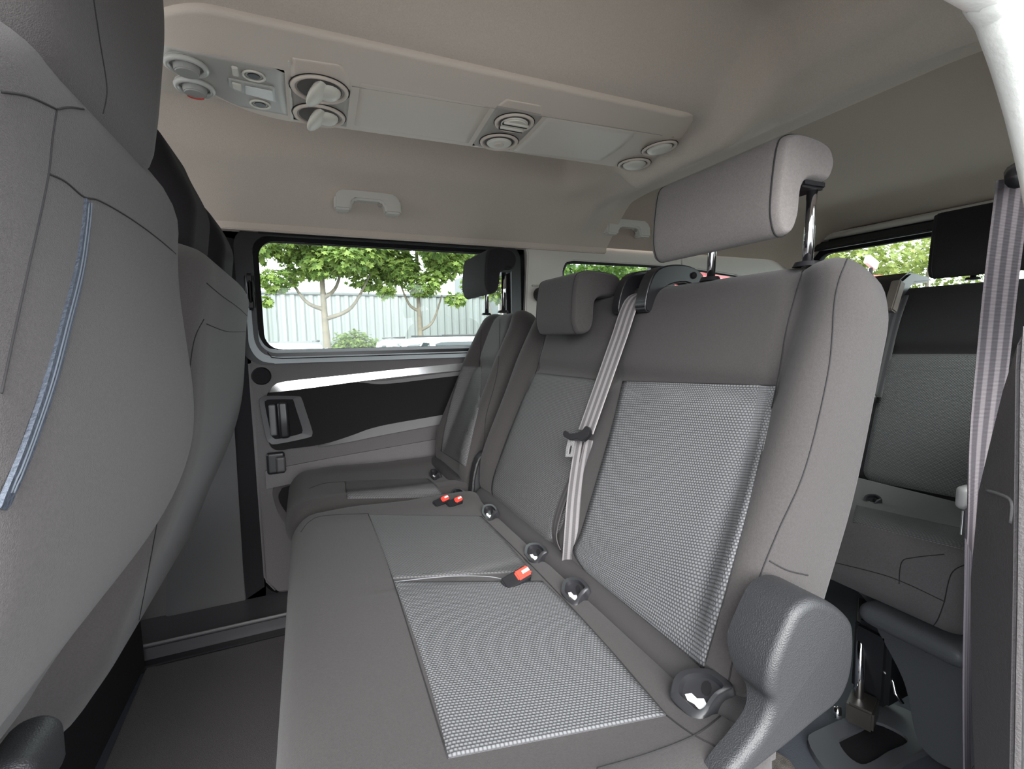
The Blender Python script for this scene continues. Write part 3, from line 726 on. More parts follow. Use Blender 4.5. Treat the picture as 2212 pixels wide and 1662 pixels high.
ribbon('fabric_flange', lp2, lambda t: V((.2, 1, 0)), .040, webbing('flange_fabric', (.05, .045, .045), (.09, .08, .082)), bt)  # dark cloth flange beside the insert, modelled as a ribbon
p, n = hit(brb, 1268, 950, .030)
ux = RT.copy(); ux = (ux-n*ux.dot(n)).normalized(); uz = n.cross(ux)
if uz.z < 0: uz = -uz
def fr3(c, ux, uz): return lambda a, b, nn_=0: c+ux*a+uz*b+n*nn_
f3 = fr3(p, ux, uz)
tp = [tuple(q[:2]) for q in catmull([(a, b, 0) for a, b in [(-.022, .012), (-.012, .004), (.010, .004), (.020, .012), (.026, .008), (.026, -.004), (.012, -.014), (.002, -.008), (-.010, -.009), (-.020, -.002), (-.026, .004)]], 3, True)]
tg_ = plate('tongue_grip', [f3(*q) for q in tp], n*.011, BLACK, bt, bev=.003)
to2 = [(-.020, -.004), (-.006, -.007), (-.010, -.022), (-.013, -.036), (-.027, -.034), (-.025, -.020)]
ti2 = [(-.0175, -.015), (-.0125, -.016), (-.0145, -.024), (-.0165, -.0305), (-.0215, -.030), (-.0200, -.022)]
setp(ringplate('metal_tongue', to2, ti2, lambda a, b: f3(a, b), n*.003, SATIN, bt), 'bright metal tongue with a slot')

# ------------------------------------------------------------------ second row, single seat by the far door
sn = empty('single_seat', (.2, 1.29, 0), 'narrow single passenger seat beside the closed sliding door', 'seat')
cu2 = make_cushion(sn, 1.115, 1.455, -.065, .395, .420, FAB, name='cushion', rb=.05)
br2 = make_backrest(sn, 1.125, 1.430, .350, .415, .500, FAB, bol=.024, bw=.05, thick=.10)
b2, c2 = bvh(br2), bvh(cu2)
patch(b2, [((997, 792), (1041, 792)), ((974, 865), (1036, 870)), ((959, 930), (1022, 935)), ((952, 975), (1006, 1010))], INSC, br2, 'backrest_insert', nu=14)
patch(c2, [((745, 1041), (925, 1035)), ((746, 1055), (945, 1052)), ((750, 1078), (960, 1076))], INSC, cu2, 'cushion_insert')
seam(c2, [(745, 1041), (700, 1045), (668, 1056)], cu2); seam(c2, [(745, 1041), (750, 1078)], cu2); seam(c2, [(745, 1041), (925, 1035)], cu2, .0008)
seam(b2, [(1040, 680), (1036, 790), (1020, 870), (998, 1000)], br2); seam(b2, [(1080, 690), (1075, 800), (1050, 900), (1045, 960), (1020, 1040)], br2)
rl2 = softbox('rear_roll', lambda a, b, n: V((.372+n*.9, b, .405+a*.8)), 1.125, 1.44, -.03, .034, lambda a, b: .045, -.05, .028, bpy.data.materials['roll_fabric'], sn, na=10, nb=24)
c2r = bvh(cu2, rl2)
isofix(sn, c2r, 990, 1067, 34, 26); isofix(sn, c2r, 939, 1024, 24, 24)
for bx, by in ((946, 1089), (975, 1091)):
    p, n = hit(bvh(cu, cu2), bx, by)
    if p: buckle(ds if bx > 970 else sn, p+V((0, 0, .0)), V((.8, .1, .22)), V((-.1, -.5, .8)), L=.026, w=.018)
h3 = make_headrest(sn, 1.165, 1.375, .440, .915, 1.035, BLK, depth=.092, pad=.040, rods=(1.20, 1.33), rodz=.865)
# hinge cover between the two seats
hc = [tuple(q[:2]) for q in catmull([(a, b, 0) for a, b in [(.385, .505), (.43, .518), (.47, .50), (.47, .38), (.40, .36), (.352, .372), (.362, .42), (.366, .455)]], 3, True)]
plate('hinge_cover', [(x, 1.085, z) for x, z in hc], (0, .035, 0), GRAIN, sn, bev=.010, seg=3)
setp(box('seat_base', (.05, 1.15, .10), (.36, 1.42, .31), BLACKM, sn, bev=.02), 'dark seat base')
for y in (1.16, 1.38): plate('leg', [(.08, y, .30), (.34, y, .30), (.40, y, .0), (.33, y, .0), (.24, y, .2), (.14, y, .0), (.06, y, .0)], (0, .03, 0), STEEL, sn, bev=.004)

# ------------------------------------------------------------------ third row bench
tr = empty('rear_bench', (1.15, .75, 0), 'rear bench seat with pale insert and backrest coloured black for shade, half hidden behind the wide seat', 'seat')
cu3 = make_cushion(tr, .375, 1.12, .955, 1.34, .420, FAB3, thick=.165, mids=(.76,), rb=.05, rise=.02)
br3 = make_backrest(tr, .36, 1.13, 1.305, .405, .56, BLK, thick=.10, mids=(.77,), bol=.012)  # black colour stands in for the shade on this backrest
b3, c3 = bvh(br3), bvh(cu3)
patch(b3, [((1912, 765), (2180, 765)), ((1898, 850), (2176, 870)), ((1872, 980), (2160, 1020)), ((1866, 1020), (2135, 1070)), ((1880, 1040), (2110, 1085))], INSC, br3, 'backrest_insert')
patch(c3, [((1850, 1092), (2160, 1160)), ((1845, 1110), (2150, 1185)), ((1842, 1130), (2120, 1198))], INSC, cu3, 'cushion_insert', nv=12)
seam(c3, [(1800, 1215), (1900, 1240), (1960, 1262), (2040, 1300)], cu3); seam(c3, [(2040, 1300), (2055, 1240), (2085, 1220)], cu3)
seam(c3, [(1942, 1262), (1948, 1215), (1975, 1205), (2040, 1198)], cu3); seam(c3, [(2040, 1300), (2025, 1340), (2005, 1365)], cu3)
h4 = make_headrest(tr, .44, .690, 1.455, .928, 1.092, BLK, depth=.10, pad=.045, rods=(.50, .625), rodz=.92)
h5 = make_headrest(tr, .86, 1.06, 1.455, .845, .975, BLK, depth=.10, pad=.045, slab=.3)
g3 = plate('belt_guide', [(x, .745, z) for x, z in [(1.42, .865), (1.455, .865), (1.52, .925), (1.60, .930), (1.60, .945), (1.50, .955), (1.455, .930)]], (0, .10, 0), BLACK, tr, bev=.006)
box('guide_tab', (1.415, .732, .845), (1.44, .756, .93), mat('brown_grey', (.12, .10, .09), .6), g3, bev=.003, rot=Matrix.Rotation(TH, 3, 'Y'))
isofix(tr, bvh(cu3), 1885, 1081, 44, 28)
# front leg cover and floor anchor
lg = [tuple(q[:2]) for q in catmull([(a, b, 0) for a, b in [(.56, .272), (.545, .245), (.525, .200), (.475, .125), (.452, .04), (.435, .012), (.40, .010), (.36, .05), (.36, .27)]], 4, True)]
plate('leg_cover', [(1.02, y, z) for y, z in lg], (.16, 0, 0), GRAIN if False else mat('leg_plastic', (.055, .058, .064), .5, bump=.3, bscale=350), tr, bev=.012, seg=3)
softbox('bumper_lip', lambda a, b, n: V((.985-n, a, b)), .235, .275, .36, .53, .03, -.05, .018, bpy.data.materials['leg_plastic'], tr, na=12, nb=10)
tube('support_rod', [(1.06, .575, .23), (.985, .53, .055)], .0085, CHROME, tr, 12)
box('latch_block', (.955, .50, .02), (1.015, .545, .062), STEEL, tr, bev=.004, rot=Matrix.Rotation(.35, 3, 'Z'))
box('latch_arm', (1.02, .50, .04), (1.12, .57, .20), BLACK, tr, bev=.01)
tube('latch_spring', [(1.03, .515, .12), (1.04, .50, .10), (1.03, .49, .085), (1.035, .48, .07)], .004, CHROME, tr)
tube('latch_pin', [(.945, .545, .02), (.95, .55, .04)], .008, CHROME, tr)
for x in (1.0,): box('rear_leg', (1.25, .42, 0), (1.32, .50, .27), STEEL, tr, bev=.01); box('rear_leg', (1.25, .98, 0), (1.32, 1.06, .27), STEEL, tr, bev=.01)
an = empty('floor_anchor', (1.0, .52, 0), 'dark raised floor plate round the rear bench latch', 'anchor plate')
ao = [tuple(q[:2]) for q in catmull([onZ(*p, .012).to_2d().to_3d() for p in [(1745, 1600), (1770, 1578), (1850, 1542), (1900, 1515), (2010, 1560), (2040, 1600), (1960, 1640), (1900, 1680), (1840, 1700), (1780, 1660)]], 3, True)]
ai = [(.5*(a+sum(p[0] for p in ao)/len(ao))+.0, .5*(b+sum(p[1] for p in ao)/len(ao))) for a, b in ao]
ringplate('anchor_plate', ao, ai, lambda x, y: (x, y, .014), (0, 0, -.014), mat('anchor_grey', (.07, .073, .08), .5), an, inset=(0, 0, -.004))
plate('anchor_well', [(x, y, .002) for x, y in ai], (0, 0, .002), BLACKM, an, bev=0)

# rear belt: belt of third row at left of insert
rb_ = empty('seat_belt', (1.4, .80, .5), 'dark belt on the rear bench, showing past the edge of the wide seat', 'seat belt')
q = []
for px, py in [(1945, 640), (1925, 700), (1905, 790), (1888, 860)]:
    p, n = hit(b3, px, py, .006)
    if p: q.append(p)
ribbon('webbing', q, lambda t: V((0, 1, 0)), .045, webbing('charcoal_webbing', (.05, .045, .05), (.09, .085, .09)), rb_)
p, n = hit(b3, 1888, 862, .012)
bm = bmesh.new(); bmesh.ops.create_uvsphere(bm, u_segments=16, v_segments=10, radius=.016); bmesh.ops.scale(bm, verts=bm.verts, vec=(.6, 1, 1)); bmesh.ops.translate(bm, verts=bm.verts, vec=p)
bmobj('belt_stop', bm, BLACK, rb_)
# pillar belt on the near side
pb = empty('seat_belt', (.68, .26, .5), 'mauve-grey striped belt running down beside the dark pillar by the open door', 'seat belt')
def onYp(px, py, y): return onY(px, py, y)
pp = [onY(2190, 385, .262), onY(2182, 450, .263), onY(2163, 600, .265), onY(2144, 780, .268), onY(2124, 960, .272), onY(2112, 1100, .277), onY(2108, 1200, .29)]
ribbon('webbing', pp, lambda t: V((.45+.3*ss(t, .4, .9), -.89*(1-ss(t, .4, .9)*.8), 0)), .027, BELTD, pb)
ribbon('lower_webbing', [onY(2094, 1095, .29), onY(2092, 1250, .29), onY(2088, 1480, .29), onY(2090, 1720, .29)], V((.9, .1, 0)), .022, webbing('shaded_webbing', (.05, .045, .055), (.09, .08, .095)), pb)
dr = tube('belt_loop', [onY(2196, 372, .262)+V((.0, 0, .0)), onY(2200, 385, .245)], .010, BLACK, pb, 12)
b_ = onY(2088, 1075, .30)
softbox('tongue_grip', lambda a, b, n: b_+V((a, n, b)), -.015, .015, -.012, .012, .008, -.006, .006, SATIN if False else mat('tongue_grey', (.25, .25, .25), .35), pb, na=8, nb=8)
setp(box('metal_tongue', tuple(onY(2082, 1135, .30)+V((-.006, -.001, -.012))), tuple(onY(2082, 1135, .30)+V((.006, .001, .020))), SATIN, pb, bev=.0005), 'metal tongue')
# far-side belt anchor on the pale pillar
kb = empty('belt_anchor', (.76, 1.47, .92), 'small black belt height knob on the pale pillar behind the middle headrest', 'belt anchor')
bm = bmesh.new(); bmesh.ops.create_cone(bm, segments=24, radius1=.026, radius2=.020, depth=.045, cap_ends=True); bmesh.ops.bevel(bm, geom=bm.edges[:], offset=.003, segments=2, affect='EDGES')
bmesh.ops.rotate(bm, verts=bm.verts, matrix=Matrix.Rotation(math.pi/2, 3, 'X')); bmesh.ops.translate(bm, verts=bm.verts, vec=onY(1172, 636, 1.455))
bmobj('knob', bm, BLACK, kb)
k0 = onY(1172, 640, 1.455)
ribbon('webbing', [k0+V((.02, .0, -.01)), k0+V((.05, .0, -.12)), k0+V((.08, 0, -.3))], V((1, 0, 0)), .04, BELTD, kb)
mesh_slot = box('slot_cover', tuple(onY(1165, 618, 1.484)+V((-.03, -.003, -.004))), tuple(onY(1165, 618, 1.484)+V((.03, .002, .004))), CONSD, kb, bev=.002)

# ------------------------------------------------------------------ front seats
fs_ = empty('driver_seat', (-.4, .47, 0), 'large front seat seen from behind, nearest the camera, with stitched seams', 'seat')
FT = math.radians(22)
def fpos(xb, zb, th): 
    s, c = math.sin(th), math.cos(th)
    return lambda a, b, n: V((xb+b*s+n*c, a, zb+b*c-n*s))     # n grows rearwards here
def fseat(root, y0, y1, xb, zb, H, m, corner, name='backrest', th=FT, thick=.13, botc=.05, nearc=1.0, topin=.008, bulge=.036):
    def cr(b): 
        t = ss(b, H-corner*1.5, H); k = 1-math.sqrt(max(0, 1-min(1, max(0, (b-(H-corner))/corner))**2))
        return corner*k*.9
    lo = lambda b: y0+cr(b)*nearc+botc*.5*(1-ss(b, 0, .18)); hi = lambda b: y1-cr(b)-botc*.5*(1-ss(b, 0, .18))
    def fr(a, b):
        e = min(a-y0, y1-a); v = -.008*(1-ss(e, 0, .08)); v -= topin*ss(b, H-.30, H)+(-bulge)*bell(b, H*.56, H*.27); v -= .018*bell(b, H*.28, .12)*0
        v -= .03*(1-ss(b, 0, .14)); return v
    return softbox(name, fpos(xb, zb, th), 0, H, lo, hi, fr, -thick, .045, m, root, rb=.05, na=60, nb=70)
fb = fseat(fs_, .255, .705, -.352, .300, .715, FABF, .075, nearc=2.2, topin=.035, bulge=.068)
fbb = bvh(fb)
fh = softbox('headrest', fpos(-.128, .93, math.radians(8)), 0, .33, lambda b: .335-.0*b, lambda b: .600+.012*ss(b, 0, .1)-.03*ss(b, .2, .33), lambda a, b: .0-.02*ss(b, .15, .33), -.12, .050, FABF, fs_, rb=.05)
fhb = bvh(fh)
SEAMD = mat('seam_groove', (.022, .02, .022), .9)
seam(fhb, [(222, 245), (230, 190), (215, 90), (200, -10)], fh, .0005, SEAMD)
seam(fbb, [(2, 198), (60, 208), (122, 236)], fb, .0006, SEAMD)
seam(fbb, [(122, 236), (112, 300), (104, 375), (85, 470), (60, 580), (25, 740), (2, 850)], fb, .0006, SEAMD)
seam(fbb, [(122, 236), (150, 232), (180, 236)], fb, .0006, SEAMD)
seam(fbb, [(106, 376), (140, 392), (180, 425), (215, 434), (290, 478), (370, 540), (434, 606)], fb, .0006, SEAMD)
zp = [hit(fbb, x, y, .0006)[0] for x, y in [(188, 436), (182, 500), (168, 590), (140, 700), (105, 830), (60, 960), (15, 1070), (0, 1100)]]
zp = [p for p in zp if p]
ribbon('zip_strip', zp, V((0, 1, 0)), .009, ZIP, fb, thick=.002)
ZIPT = mat('zip_teeth', (.10, .115, .14), .6)
for dx in (-3, 3):
    seam(fbb, [(188+dx, 438), (182+dx, 500), (168+dx, 590), (140+dx, 700), (105+dx, 830), (60+dx, 960), (18+dx, 1066)], fb, .0005, ZIPT, off=.0018)
kn = softbox('recliner_knob', lambda a, b, n: onY(28, 1668, .40)+V((a, b, n)), -.02, .04, -.016, .016, .016, -.03, .014, GRAIN, fs_, na=12, nb=12)
box('seat_base', (-.78, .29, .06), (-.36, .66, .36), BLACKM, fs_, bev=.03)
softbox('cushion', lambda a, b, n: V((b, a, n)), -.85, -.34, .27, .68, .44, .34, .04, FABF, fs_, na=20, nb=20)
for y in (.30, .60): box('leg', (-.72, y, 0), (-.42, y+.04, .08), BLACKM, fs_, bev=.006)

ps = empty('front_bench', (-.4, 1.06, 0), 'front double passenger seat seen from behind, beyond the driver seat', 'seat')
pbk = fseat(ps, .755, 1.40, -.315, .225, .74, FABF, .12, botc=.04, thick=.12, th=math.radians(16.5))
pbb = bvh(pbk)
seam(pbb, [(446, 612), (480, 640), (515, 665), (541, 690)], pbk)
seam(pbb, [(440, 690), (418, 740), (400, 860), (360, 1020), (330, 1180), (300, 1340)], pbk)
seam(pbb, [(446, 700), (490, 716), (534, 716)], pbk)
for y0, y1, zb, zt in ((.88, 1.06, .93, 1.135), (1.18, 1.365, .92, 1.10)):
    hh = softbox('headrest', fpos(-.178, zb, math.radians(8)), 0, zt-zb, y0, y1, lambda a, b: .02-.05*ss(b, .08, .2), -.08, .035, BLK, ps, rb=.035)
    ym = (y0+y1)/2
    for yy in (ym-.05, ym+.05): tube('post', [(-.21, yy, zb-.10), (-.205, yy, zb+.01)], .006, CHROME, hh)
softbox('cushion', lambda a, b, n: V((b, a, n)), -.85, -.36, .76, 1.40, .42, .32, .04, FABF, ps, na=20, nb=20)
box('seat_base', (-.80, .80, .0), (-.40, 1.36, .34), BLACKM, ps, bev=.02)

# floor mat
fm = [onZ(*p, .012) for p in [(352, 1352), (440, 1328), (612, 1296), (640, 1330), (628, 1662), (628, 1800), (150, 1800), (222, 1662), (300, 1480)]]
setp(plate('floor_mat', fm, (0, 0, -.010), MAT_, bev=.003), 'dark charcoal carpet mat on the floor in front of the wide seat', 'floor mat')
fm2 = [onZ(*p, .010) for p in [(1560, 1640), (1640, 1600), (1705, 1640), (1760, 1720), (1600, 1800), (1500, 1720)]]
setp(plate('floor_mat', fm2, (0, 0, -.009), mat('brown_carpet', (.09, .08, .072), .98, bump=.9, bscale=700, var=.3, vscale=80), bev=.002), 'brownish grey carpet scrap beneath the wide seat recliner cover', 'floor mat')

# ------------------------------------------------------------------ overhead console
oc = empty('overhead_console', (.3, .84, 1.24), 'long beige roof console with air vents and a control panel', 'console')
def clo(b): return .732 if b > -.08 else .732+.11*((-.08-b)/.12)**2
def chi(b): return .998-.032*b if b > .0 else .998-.19*((-b)/.20)**2.2
def cfr(a, b):
    e = a-clo(b); return .040+.0145*min(1, max(0, e/.072))-.012*ss(b, .72, .78)
cb = softbox('console_body', lambda a, b, n: V((b+(a-.84)*.42*ss(b, .3, .8), a, 1.255-n)), -.190, .775, clo, lambda b: chi(b)-.03*ss(b, .70, .775), cfr, -.03, .009, CONS, oc, rb=.012, na=60, nb=90)
ob = bvh(cb)
def pan(rows, m, name, off=.0012, lab=None):
    o = patch(ob, rows, m, oc, name, off=off, nu=12, nv=12, thick=.003)
    if o and lab: setp(o, lab)
    return o
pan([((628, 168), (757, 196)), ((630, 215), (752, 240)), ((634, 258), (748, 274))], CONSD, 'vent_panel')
pan([((632, 124), (738, 140)), ((628, 145), (756, 170)), ((628, 168), (757, 196))], CONS, 'vent_panel_top')
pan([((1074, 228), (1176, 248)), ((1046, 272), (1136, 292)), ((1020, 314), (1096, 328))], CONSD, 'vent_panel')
pan([((1094, 214), (1170, 228)), ((1074, 228), (1176, 248))], CONS, 'vent_panel_top')
pan([((770, 176), (1070, 230)), ((764, 226), (1042, 274)), ((757, 274), (1018, 312))], CONS, 'blank_panel', .0008)
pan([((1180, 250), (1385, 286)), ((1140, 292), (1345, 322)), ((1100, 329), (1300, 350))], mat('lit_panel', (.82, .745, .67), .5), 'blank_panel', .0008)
seam(ob, [(760, 186), (1080, 236), (1180, 252), (1480, 300)], oc, .0008, CONSD, 'panel_joint')
# controls panel at the front
pan([((352, 98), (614, 152)), ((350, 140), (618, 205)), ((420, 212), (622, 250))], mat('control_panel', (.50, .48, .45), .4), 'control_panel')
def disc(px, py, r, h, m, name, parent, sx=1, off=0, seg=32, bev=.002):
    p, n = nhit(ob, px, py, off)
    bm = bmesh.new(); bmesh.ops.create_cone(bm, segments=seg, radius1=r, radius2=r*.9, depth=h, cap_ends=True)
    if bev: bmesh.ops.bevel(bm, geom=bm.edges[:], offset=bev, segments=2, affect='EDGES', clamp_overlap=True)
    bmesh.ops.scale(bm, verts=bm.verts, vec=(sx, 1, 1))
    q = n.to_track_quat('Z', 'X').to_matrix()
    # keep local x along world x
    zz = n; yy = zz.cross(V((1, 0, 0))).normalized(); xx = yy.cross(zz); mm = Matrix((xx, yy, zz)).transposed()
    bmesh.ops.rotate(bm, verts=bm.verts, matrix=mm); bmesh.ops.translate(bm, verts=bm.verts, vec=p+n*h/2)
    return bmobj(name, bm, m, parent), p, n, mm
def torus(c, mm, R, r, m, name, parent, sx=1):
    pts = [c+mm@V((math.cos(g)*R*sx, math.sin(g)*R, 0)) for g in [2*math.pi*i/36 for i in range(36)]]
    return tube(name, pts, r, m, parent, 8, closed=True)
def vent(px, py, r, kind):
    base, p, n, mm = disc(px, py, r*1.12, .003, CONSD, 'air_vent', oc)
    torus(p+n*.003, mm, r*1.0, .0034, CONS, 'vent_ring', base)
    torus(p+n*.0022, mm, r*1.12, .0007, SEAM, 'vent_gap', base)
    disc(px, py, r*.84, .001, mat('vent_well', (.10, .09, .085), .7) if 'vent_well' not in bpy.data.materials else bpy.data.materials['vent_well'], 'vent_well', base, off=.0032, bev=0)
    # rotating barrel: two half-round blades
    def blade(tilt, axis, w, name='vent_blade', lift=.004):
        bm = bmesh.new(); bmesh.ops.create_uvsphere(bm, u_segments=24, v_segments=12, radius=r*.78)
        bmesh.ops.scale(bm, verts=bm.verts, vec=(1, 1, w))
        bmesh.ops.rotate(bm, verts=bm.verts, matrix=Matrix.Rotation(tilt, 3, axis))
        for v in bm.verts: v.co = p+mm@v.co+n*lift
        bmobj(name, bm, CREAM, base)
    if kind == 'open':
        blade(math.radians(48), 'Y', .30); 
        bm = bmesh.new(); bmesh.ops.create_uvsphere(bm, u_segments=20, v_segments=10, radius=r*.55); bmesh.ops.scale(bm, verts=bm.verts, vec=(.9, 1.1, .55))
        for v in bm.verts: v.co = p+mm@(v.co+V((r*.30, -r*.02, 0)))+n*.003
        bmobj('vent_barrel', bm, CREAM, base)
    elif kind == 'slat':
        disc(px, py, r*.78, .006, CREAM, 'vent_barrel', base, off=.003)
        for dy in (-.35, .25):
            pts = [p+n*.0095+mm@V((x*r*.74*math.sqrt(1-dy*dy), dy*r, 0)) for x in (-1, -.5, 0, .5, 1)]
            tube('vent_blade', pts, .0028, CREAM, base, 8); tube('vent_slot', [q-n*.001+mm@V((0, -.006, 0)) for q in pts], .0028, SEAM, base, 8)
    elif kind == 'dome':
        blade(0, 'Y', .34, lift=.004)
    else:
        disc(px, py, r*.74, .005, CREAM, 'vent_barrel', base, off=.003)
        disc(px, py, r*.30, .007, CONS, 'vent_nub', base, off=.003)
vent(691, 190, .040, 'open'); vent(690, 247, .040, 'open')
vent(1111, 262, .034, 'slat'); vent(1078, 304, .036, 'flat')
vent(1424, 317, .034, 'dome'); vent(1370, 352, .034, 'dome')
# control knobs, buttons, lamp
for px, py, r in ((402, 134, .024), (420, 181, .024)):
    k, p, n, mm = disc(px, py, r*1.15, .004, mat('knob_base', (.42, .42, .40), .3) if 'knob_base' not in bpy.data.materials else bpy.data.materials['knob_base'], 'control_knob', oc)
    torus(p+n*.006, mm, r, .004, mat('pale_ring', (.60, .60, .57), .3) if 'pale_ring' not in bpy.data.materials else bpy.data.materials['pale_ring'], 'knob_ring', k)
    disc(px, py, r*.72, .014, bpy.data.materials['knob_base'], 'knob_cap', k, off=.002)
    if py > 150:
        arc = [p+n*.0168+mm@V((math.cos(g)*r*.55, math.sin(g)*r*.55, 0)) for g in [math.radians(a) for a in range(210, 320, 12)]]
        setp(tube('warm_mark', arc, .0009, RED, k, 5), 'thin red warmth mark')
for px, py, big in ((548, 160, 1), (562, 222, 0)):
    k, p, n, mm = disc(px, py, .013, .003, bpy.data.materials['control_panel'], 'lamp_button', oc)
    torus(p+n*.003, mm, .0145, .0018, CREAM, 'button_ring', k)
    disc(px, py, .009, .001, BLACK, 'button_hole', k, off=.003, bev=0)
def qp(pts, m, name, off=.002, h=.003, par=None):
    P = []; nn = None
    for x, y in pts:
        p, nn = nhit(ob, x, y, off); P.append(p)
    return plate(name, P, nn*h, m, par or oc, bev=.001)
lm = qp([(492, 164), (592, 184), (597, 216), (506, 190), (494, 180)], mat('lamp_bezel', (.55, .55, .52), .3), 'reading_lamp', .0015, .003)
qp([(528, 176), (588, 188), (592, 210), (530, 194)], LENS, 'lamp_lens', .005, .002, lm)
qp([(500, 168), (520, 173), (522, 187), (503, 181)], CREAM, 'lamp_switch', .005, .003, lm)
qp([(499, 137), (513, 140), (516, 158), (502, 155)], CREAM, 'rocker_switch', .002, .004)
qp([(620, 128), (626, 129), (634, 258), (628, 257)], CREAM, 'panel_edge', .0005, .002)

# ------------------------------------------------------------------ grab handles
HAND = mat('handle_plastic', (.66, .64, .60), .45)
def grab(px0, px1, pyt, pyb, y, label):
    a = onY(px0, pyb, y); b = onY(px1, pyb, y); tz = onY((px0+px1)/2, pyt, y).z
    g = empty('grab_handle', ((a.x+b.x)/2, y, tz), label, 'grab handle', 'grab handles over the far windows')
    z0 = (a.z+b.z)/2; x0, x1 = a.x, b.x; w = (x1-x0)*.27; h = tz-z0
    pr = [(x0, z0), (x0+.002, z0+h*.62), (x0+.018, tz-.004), (x0+.04, tz), (x1-.04, tz), (x1-.018, tz-.004), (x1-.002, z0+h*.62), (x1, z0), (x1-w*.9, z0), (x1-w, z0+h*.38), (x1-w-.008, z0+h*.50), (x0+w+.008, z0+h*.50), (x0+w, z0+h*.38), (x0+w*.9, z0)]
    plate('handle', [(x, y-.028, z) for x, z in pr], (0, .034, 0), HAND, g, bev=.006, seg=4)
    for x in (x0+w*.5, x1-w*.5): box('mount', (x-.016, y, z0+.002), (x+.016, y+.06, z0+.024), LTRIM, g, bev=.004)
    box('coat_hook', (x1-w-.014, y-.018, z0+h*.30), (x1-w-.004, y-.008, z0+h*.48), CONSD, g, bev=.002)
    return g
grab(721, 864, 416, 462, 1.405, 'pale grab handle above the sliding door window')
grab(1303, 1396, 476, 512, 1.43, 'pale grab handle above the rear quarter window')

# ================================================================== OUTSIDE
setp(box('ground', (-60, -60, -.62), (90, 90, -.60), mat('asphalt', (.15, .15, .147), .9, bump=.3, bscale=30, var=.1, vscale=2), bev=0), 'grey asphalt car park', kind='structure')
# corrugated warehouse
PANEL = mat('corrugated_steel', (.18, .19, .188), .5); PLAIN = mat('smooth_cladding', (.125, .135, .138), .6)
wh = empty('warehouse', (.5, 16, -.6), 'pale corrugated steel warehouse behind the trees', 'building')
bm = bmesh.new(); prof = [(0, 0), (.05, -.05), (.15, -.05), (.20, 0), (.26, 0)]
pv = [(x, y, z) for z in (0, 1.45) for x, y in prof]
pf = [(i, i+1, i+6, i+5) for i in range(4)]
pme = bpy.data.meshes.new('cladding_panel'); pme.from_pydata(pv, [], pf); pme.materials.append(PANEL)
for i in range(52):
    o = bpy.data.objects.new('cladding_panel', pme); COL.objects.link(o); o.parent = wh; o.matrix_parent_inverse = Matrix.Translation(-wh.location); o.location = (-7.4+i*.26, 16, .78)
box('wall_core', (-7.5, 16.03, -.6), (6.1, 20, 2.2), PANEL, wh, bev=0)
box('plinth', (-7.5, 15.95, -.6), (6.1, 16.1, .78), mat('dark_plinth', (.16, .165, .17), .8), wh, bev=0)
box('eaves', (-7.6, 15.9, 2.2), (6.2, 20, 2.28), PLAIN, wh, bev=.02)
of = empty('office_block', (8.5, 15, -.6), 'smooth grey office block with small windows right of the warehouse', 'building')
box('wall', (6.1, 14.6, -.6), (20, 20, 3.3), PLAIN, of, bev=0)
for z in (.6, 1.8, 3.0): box('joint', (6.1, 14.585, z), (20, 14.6, z+.015), mat('joint_grey', (.25, .26, .27), .7) if 'joint_grey' not in bpy.data.materials else bpy.data.materials['joint_grey'], of, bev=0)
GLD = mat('office_glass', (.20, .24, .27), .1)
for i in range(6):
    x = 6.6+i*.95 if i < 3 else 7.4+i*1.3
    w = box('window', (x-.30, 14.56, 1.35), (x+.30, 14.60, 2.05), mat('white_frame', (.8, .8, .8), .4) if 'white_frame' not in bpy.data.materials else bpy.data.materials['white_frame'], of, bev=.01)
    for s in (-.15, .15): box('pane', (x+s-.125, 14.55, 1.40), (x+s+.125, 14.562, 2.0), GLD, w, bev=0)
box('corner_post', (5.98, 14.5, -.6), (6.16, 14.7, 3.3), mat('light_post', (.55, .56, .56), .5), of, bev=0)

LF1 = leafmat('maple_leaves', (.06, .12, .022), (.27, .35, .085)); LF2 = leafmat('yellow_green_leaves', (.13, .18, .035), (.28, .31, .09)); LF3 = leafmat('deep_green_leaves', (.03, .08, .012), (.13, .22, .035))
BARK = mat('bark', (.13, .11, .085), .9, bump=.8, bscale=25, var=.2, vscale=10)
leaf2d = [(0, -.5), (.12, -.2), (.45, -.28), (.30, -.02), (.5, .22), (.20, .20), (0, .55), (-.20, .20), (-.5, .22), (-.30, -.02), (-.45, -.28), (-.12, -.2)]
def leaves(name, blobs, cnt, size, m, parent, shape=leaf2d, droop=.5, shell=.55):
    vs, fs = [], []; tot = sum(b[3]**2 for b in blobs)
    for cx, cy, cz, r, fl in blobs:
        for _ in range(int(cnt*r*r/tot)):
            d = V((random.gauss(0, 1), random.gauss(0, 1), random.gauss(0, 1))).normalized()
            rr = r*(shell+(1-shell)*random.random()**.6)
            nzv = noise.noise(V((cx, cy, cz))+d*2.2)
            c = V((cx, cy, cz))+V((d.x, d.y, d.z*fl))*rr*(1+.28*nzv)
            nrm = (V((random.gauss(0, .6), random.gauss(0, .6), 1))+d*.8).normalized(); t = nrm.orthogonal().normalized()
            t = Matrix.Rotation(random.random()*6.28, 3, nrm)@t; b2 = nrm.cross(t); s = size*random.uniform(.6, 1.25); k = len(vs)
            vs.append(c-nrm*s*.06)
            for x, y in shape: vs.append(c+t*x*s+b2*y*s)
            n = len(shape)
            fs += [(k, k+1+i, k+1+(i+1) % n) for i in range(n)]
    return setp(mesh(name, vs, fs, m, parent, smooth=False), kind='stuff')
